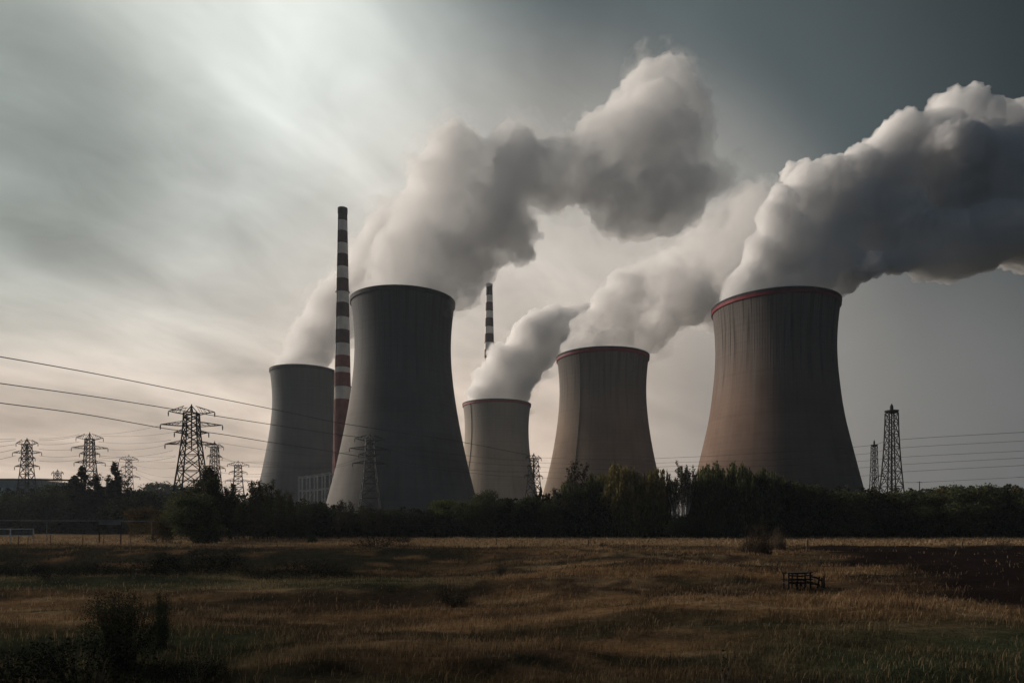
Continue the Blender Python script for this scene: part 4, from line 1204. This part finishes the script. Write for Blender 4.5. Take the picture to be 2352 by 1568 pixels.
shrub(1960, 1256, 12, 'tuft', 'tiny low tuft on the tan strip behind the broken cart', width=1.2)
shrub(925, 1246, 24, 'tuft', 'dark bush at the left end of the tan strip under the slate tower', width=1.2)
shrub(285, 1530, 178, 'leafy', 'large dark leafy bush in the left foreground', 'bush', 0.8)
shrub(372, 1490, 140, 'shoot', 'upright leafy shoot at the right of the foreground bush', 'bush', 0.9)
shrub(200, 1575, 120, 'heath', 'low dark bramble at the lower left below the foreground bush', 'bush', 1.1)
shrub(430, 1575, 70, 'heath', 'low dark bramble at the bottom right of the foreground bush', 'bush', 1.2)
shrub(60, 1580, 90, 'heath', 'low dark bramble in the bottom left corner', 'bush', 1.2)
shrub(1040, 1360, 52, 'tuft', 'brown weedy tuft in the middle distance left of centre', width=1.0)
shrub(1663, 1582, 118, 'stem', 'taller thin dead stem at the bottom right of centre', 'dead_stem', 1.0)
shrub(1611, 1582, 56, 'stem', 'shorter thin dead stem left of the taller one', 'dead_stem', 1.0)
shrub(2345, 1560, 50, 'stem', 'small dead stem near the lower right corner', 'dead_stem', 0.9)
hs = [(40, 1305, 40), (120, 1296, 36), (215, 1300, 34), (300, 1292, 34), (395, 1300, 46), (455, 1296, 60), (520, 1292, 30), (600, 1290, 26), (705, 1300, 48), (760, 1286, 30), (865, 1262, 34)]
hl = ['at the left end of the shaded bank', 'on the shaded bank below the white framed panel', 'on the shaded bank below the gate frame', 'on the shaded bank left of the ochre bush', 'on the shaded bank below the ochre bush',
      'at the foot of the tallest left tree', 'on the bank right of the tallest left tree', 'on the bank below the saplings', 'on the bank below the steel frame', 'on the bank before the lit foot of the slate tower', 'on the bank below the black pylon']
for (px, by, hp), l in zip(hs, hl):  # shrubs added to darken the bank where its shade belongs
    shrub(px, by, hp, 'heath', 'dark low shrub added as bank shade ' + l, width=1.6)

# ---------------------------------------------------------------- fences, frames and the broken cart
grey_metal = basic_mat('grey_pipe', (0.20, 0.22, 0.23), 0.5, 0.3, 0.25, 0.8)
white_metal = basic_mat('white_painted_metal', (0.70, 0.73, 0.73), 0.5, 0, 0.25, 1.0)
rust_wood = basic_mat('rotten_black_wood', (0.022, 0.019, 0.017), 0.95, 0, 0.4, 2.0)
post_wood = basic_mat('grey_fence_wood', (0.06, 0.05, 0.04), 0.95, 0, 0.35, 2.0)
D0 = 100.0
zr = CAM_H + (HORIZON - 1194.5) / FPX * D0
x0 = -90.0; x1 = (348 - 1176) / FPX * D0
t = thing('overhead_pipe', (0, 0, 0), 'long grey overhead pipe on posts before the dark trees on the left', 'pipe')
MB().tube([(x0, D0, zr + 0.05), (x1, D0 + 1, zr - 0.1)], 0.07, 8).build('pipe', grey_metal, t)
for px in (-60, 104, 346):
    x = (px - 1176) / FPX * D0; g = gz(x, D0)
    MB().tube([(x, D0 + .3, g - .1), (x, D0 + .3, zr - .12)], .05, 6).build('post', grey_metal, t)
t = thing('gate_frame', ground_at(253, 98), 'tall two-post frame with a boarded lintel on the left', 'frame')
sc_ = 98 / FPX; zt = zr - gz((253 - 1176) * sc_, 98)
for sgn in (-1, 1): MB().box((sgn * 24.5 * sc_, 0, (zt - .1) / 2), (.13, .13, zt - .1)).build('post', post_wood, t)
MB().box((0, -.10, zt - .30), (51 * sc_, .08, .62)).build('lintel', grey_metal, t)
MB().box((0, 0, zt + .03), (53 * sc_, .2, .14)).build('top_beam', grey_metal, t)
t = thing('framed_panel', ground_at(30, 97), 'low white metal frame holding two grey panels at the left edge', 'panel')
sc_ = 97 / FPX; zb = CAM_H + (HORIZON - 1229) * sc_ - t.location.z; zt = CAM_H + (HORIZON - 1214) * sc_ - t.location.z
for a_ in (-60, -6, 47):
    MB().box((a_ * sc_, 0, zt / 2 - .2), (.10, .10, zt + .4)).build('post', white_metal, t)
for z_ in (zb, zt): MB().box((-6.5 * sc_, -.09, z_), (110 * sc_, .07, .10)).build('rail', white_metal, t)
gl = basic_mat('dusty_grey_sheet', (0.10, 0.12, 0.125), 0.4, 0, 0.5, 1.5)
for c_ in (-33, 20.5): MB().box((c_ * sc_, .02, (zb + zt) / 2), (49 * sc_, .04, zt - zb - .12)).build('sheet', gl, t)
t = thing('wire_fence', (0, 0, 0), 'low wire fence on thin wooden posts along the top of the left bank', 'fence')
Df = 91.0; fx = []
for px in (-30, 42, 64, 116, 190, 238, 300, 360):
    x = (px - 1176) / FPX * Df; g = gz(x, Df); fx.append((x, g))
    hp_ = 1.25 if px != 64 else 1.0
    MB().tube([(x, Df, g - .1), (x + .03, Df, g + hp_)], [.055, .045], 6).build('post', post_wood, t)
for hz_ in (0.45, 0.85, 1.1):
    MB().tube([(x, Df - .06, g + hz_) for x, g in fx], .012, 4).build('wire', grey_metal, t)

def post(px, base_y, hpx, label):
    depth = 4000.0 / (base_y - HORIZON)
    for _ in range(6):
        x = (px - 1176) / FPX * depth; depth = (CAM_H - gz(x, depth)) * FPX / (base_y - HORIZON)
    x, y, z = ground_at(px, depth); h_ = hpx / FPX * depth
    m = MB(); m.tube([(0, 0, -.1), (.02, 0, h_ * .6), (.05, .0, h_)], [.075, .07, .055], 7)
    m.tube([(-.02, 0, h_ * .72), (.12, 0, h_ * .74)], .03, 5)
    o = m.build('fence_post', post_wood, None, (x, y, z))
    tag(o, label, 'post', 'lone posts along the tan strip')
post(1140, 1250, 14, 'lone dark post below the palest tower on the tan strip')
post(1351, 1254, 15, 'lone dark post before the left of the willows')
post(1854, 1258, 24, 'lone dark post right of the reed clump')
post(1644, 1256, 12, 'lone short post left of the reed clump')
post(2210, 1258, 16, 'lone post beside the small dark bush on the right')

# long thin pipeline glinting low against the thicket
t = thing('pipeline', (0, 0, 0), 'thin pale pipeline running low along the front of the thicket', 'pipe')
Dp = 136.0
xa = (880 - 1176) / FPX * Dp; xb = (1570 - 1176) / FPX * Dp; zp = CAM_H - 7 / FPX * Dp
MB().tube([(xa, Dp, zp + .2), (xb, Dp, zp - .1)], .025, 6).build('pipe', post_wood, t)
for q in np.linspace(0.02, .98, 7):
    x = xa + (xb - xa) * q
    MB().tube([(x, Dp + .1, gz(x, Dp) - .1), (x, Dp + .1, zp)], .04, 5).build('support', post_wood, t)

# broken wooden cart
cz = 1356
depth = 32.0
for _ in range(6):
    x = (1832 - 1176) / FPX * depth; depth = (CAM_H - gz(x, depth)) * FPX / (cz - HORIZON)
loc = ground_at(1832, depth); u = depth / FPX
t = thing('broken_cart', (loc[0], loc[1], loc[2]), 'collapsed black wooden cart lying in the dry field on the right', 'cart', rz=0.12)
rg = random.Random(3)
W0 = 26 * u; H0 = 40 * u
for x_ in (-W0 - 2 * u, -W0 * .3, W0 * .95):
    for y_ in (-.28, .3):
        MB().tube([(x_ + rg.uniform(-.02, .02), y_, -.08), (x_ + rg.uniform(-.04, .04), y_, H0 * rg.uniform(.86, 1.03))], [.066, .052], 5).build('post', rust_wood, t)
for z_, y_, n_ in ((H0 * .95, -.33, 1), (H0 * .62, -.33, 1), (H0 * .42, -.33, 1), (H0 * .93, .35, 1), (H0 * .5, .35, 1), (H0 * .8, -.34, 1)):
    m = MB(); m.tube([(-W0 - 5 * u, y_, z_ + rg.uniform(-.04, .04)), (0, y_ - .02, z_ - .03), (W0 + 3 * u, y_, z_ + rg.uniform(-.05, .05))], [.046, .055, .042], 4)
    m.build('rail', rust_wood, t)
m = MB()
for k in range(7):
    x_ = -W0 + k * W0 * .3; m.box((x_, 0, H0 * .36 + rg.uniform(-.02, .02)), (.17, .66, .06), rz=rg.uniform(-.1, .1))
m.build('floor_boards', rust_wood, t)
m = MB()
for k in range(5):
    x_ = -W0 * .5 + k * W0 * .35; m.box((x_, 0.02, H0 * .95 + rg.uniform(-.02, .03)), (.19, .7, .06), rz=rg.uniform(-.2, .2))
m.build('top_boards', rust_wood, t)
for a0, a1 in (((W0 + 2 * u, -.2, H0 * .74), (W0 + 32 * u, -.1, H0 * .46)), ((W0, .2, H0 * .42), (W0 + 34 * u, .1, H0 * .10)), ((W0 + 4 * u, -.2, H0 * .3), (W0 + 28 * u, 0, H0 * .22))):
    MB().tube([a0, Vector(a0).lerp(Vector(a1), .5) + Vector((0, 0, .06)), a1], [.05, .056, .042], 5).build('shaft', rust_wood, t)
for x_ in (W0 + 27 * u, W0 + 33 * u, W0 + 38 * u):
    MB().tube([(x_ - 6 * u * (x_ < W0 + 30 * u), -.05, -.08), (x_, 0, H0 * rg.uniform(.62, .76))], [.066, .05], 5).build('stake', rust_wood, t)
m = MB()
import math as _m
cxw = -W0 * .05
ring = [(cxw + _m.cos(a) * H0 * .30, -.42, H0 * .28 + _m.sin(a) * H0 * .30) for a in np.linspace(0, 6.283, 21)]
m.tube(ring, .042, 5)
for a in np.linspace(0, 3.14, 5)[:-1]: m.tube([(cxw + _m.cos(a) * H0 * .29, -.42, H0 * .28 + _m.sin(a) * H0 * .29), (cxw - _m.cos(a) * H0 * .29, -.42, H0 * .28 - _m.sin(a) * H0 * .29)], .026, 4)
m.build('wheel', rust_wood, t)

# ---------------------------------------------------------------- grass
grassm = leaf_mat('dry_grass_blades', 0.3)
def grass():
    rng = np.random.default_rng(17)
    VV = []; CC = []
    bands = [(9.5, 16, 240, .17, .005), (16, 24, 170, .19, .007), (24, 36, 85, .20, .011), (36, 55, 36, .19, .020), (55, 90, 12, .20, .04), (90, 150, 3.0, .24, .08)]
    for y0, y1, per, hgt, wid in bands:
        xm = y1 * .80 + 2
        n = int(per * (y1 - y0) * 2 * xm)
        x = rng.uniform(-xm, xm, n); y = rng.uniform(y0, y1, n)
        keep = np.abs(x) < y * .78 + 2
        keep &= rng.random(n) > plough_mask(x, y) * .97
        cl = fbm(x / 1.3, y / 1.1, 5, 3) * .6 + fbm(x / 5, y / 3.5, 6, 2) * .4
        keep &= rng.random(n) < np.clip((cl - .30) * 3.2, .12, 1)
        x, y, cl = x[keep], y[keep], cl[keep]; n = len(x)
        z = ground_h(x, y)
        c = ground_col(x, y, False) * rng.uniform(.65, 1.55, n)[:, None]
        pale = (rng.random(n) < .12) & (bank_mask(x, y) < .3) & (plough_mask(x, y) < .3)
        c[pale] = c[pale] * .5 + TAN * .75
        gr = sstep(c[:, 1] / c[:, 0], .8, 1.1)
        tuss = sstep(fbm(x / .55, y / .5, 8, 2), .58, .75)
        h_ = hgt * rng.uniform(.35, 1.35, n) * (.35 + 1.1 * np.clip(cl, 0, 1) + .9 * tuss) * (1 - .45 * gr)
        a = rng.uniform(0, 6.283, n); le = rng.uniform(.1, .9, n) * h_
        dx, dy = np.cos(a) * le + .10 * h_, np.sin(a) * le
        wx, wy = np.cos(a + 1.57) * wid, np.sin(a + 1.57) * wid
        # two-segment bent blades as two quads
        b0 = np.stack([x - wx, y - wy, z - .02], 1); b1 = np.stack([x + wx, y + wy, z - .02], 1)
        m0 = np.stack([x + dx * .35 - wx * .8, y + dy * .35 - wy * .8, z + h_ * .62], 1); m1 = np.stack([x + dx * .35 + wx * .8, y + dy * .35 + wy * .8, z + h_ * .62], 1)
        t0 = np.stack([x + dx - wx * .15, y + dy - wy * .15, z + h_ * .95], 1); t1 = np.stack([x + dx + wx * .15, y + dy + wy * .15, z + h_ * .95], 1)
        VV.append(np.stack([b0, b1, m1, m0], 1)); VV.append(np.stack([m0, m1, t1, t0], 1)); CC += [c, c]
    me = quads_mesh('field_grass', np.concatenate(VV), np.concatenate(CC), grassm)
    tag(link_mesh('field_grass', me, None), 'rough dry brown and green grass covering the field', 'grass', None, 'stuff')
grass()
# ---------------------------------------------------------------- haze
def haze(density):
    m = bpy.data.materials.new('thin_haze'); m.use_nodes = True
    nt = m.node_tree; nt.nodes.clear(); N = NT(nt)
    o = N.n('ShaderNodeOutputMaterial'); pv_ = N.n('ShaderNodeVolumePrincipled')
    pv_.inputs['Color'].default_value = (0.80, 0.90, 1.0, 1)
    pv_.inputs['Density'].default_value = density
    pv_.inputs['Anisotropy'].default_value = 0.2
    N.link(pv_.outputs[0], o.inputs['Volume'])
    mb = MB(); mb.box((0, 400, 165), (2600, 1500, 335))
    b = mb.build('haze', m)
    tag(b, 'thin grey haze hanging over the field and towers', 'haze', None, 'stuff')
haze(0.00009)
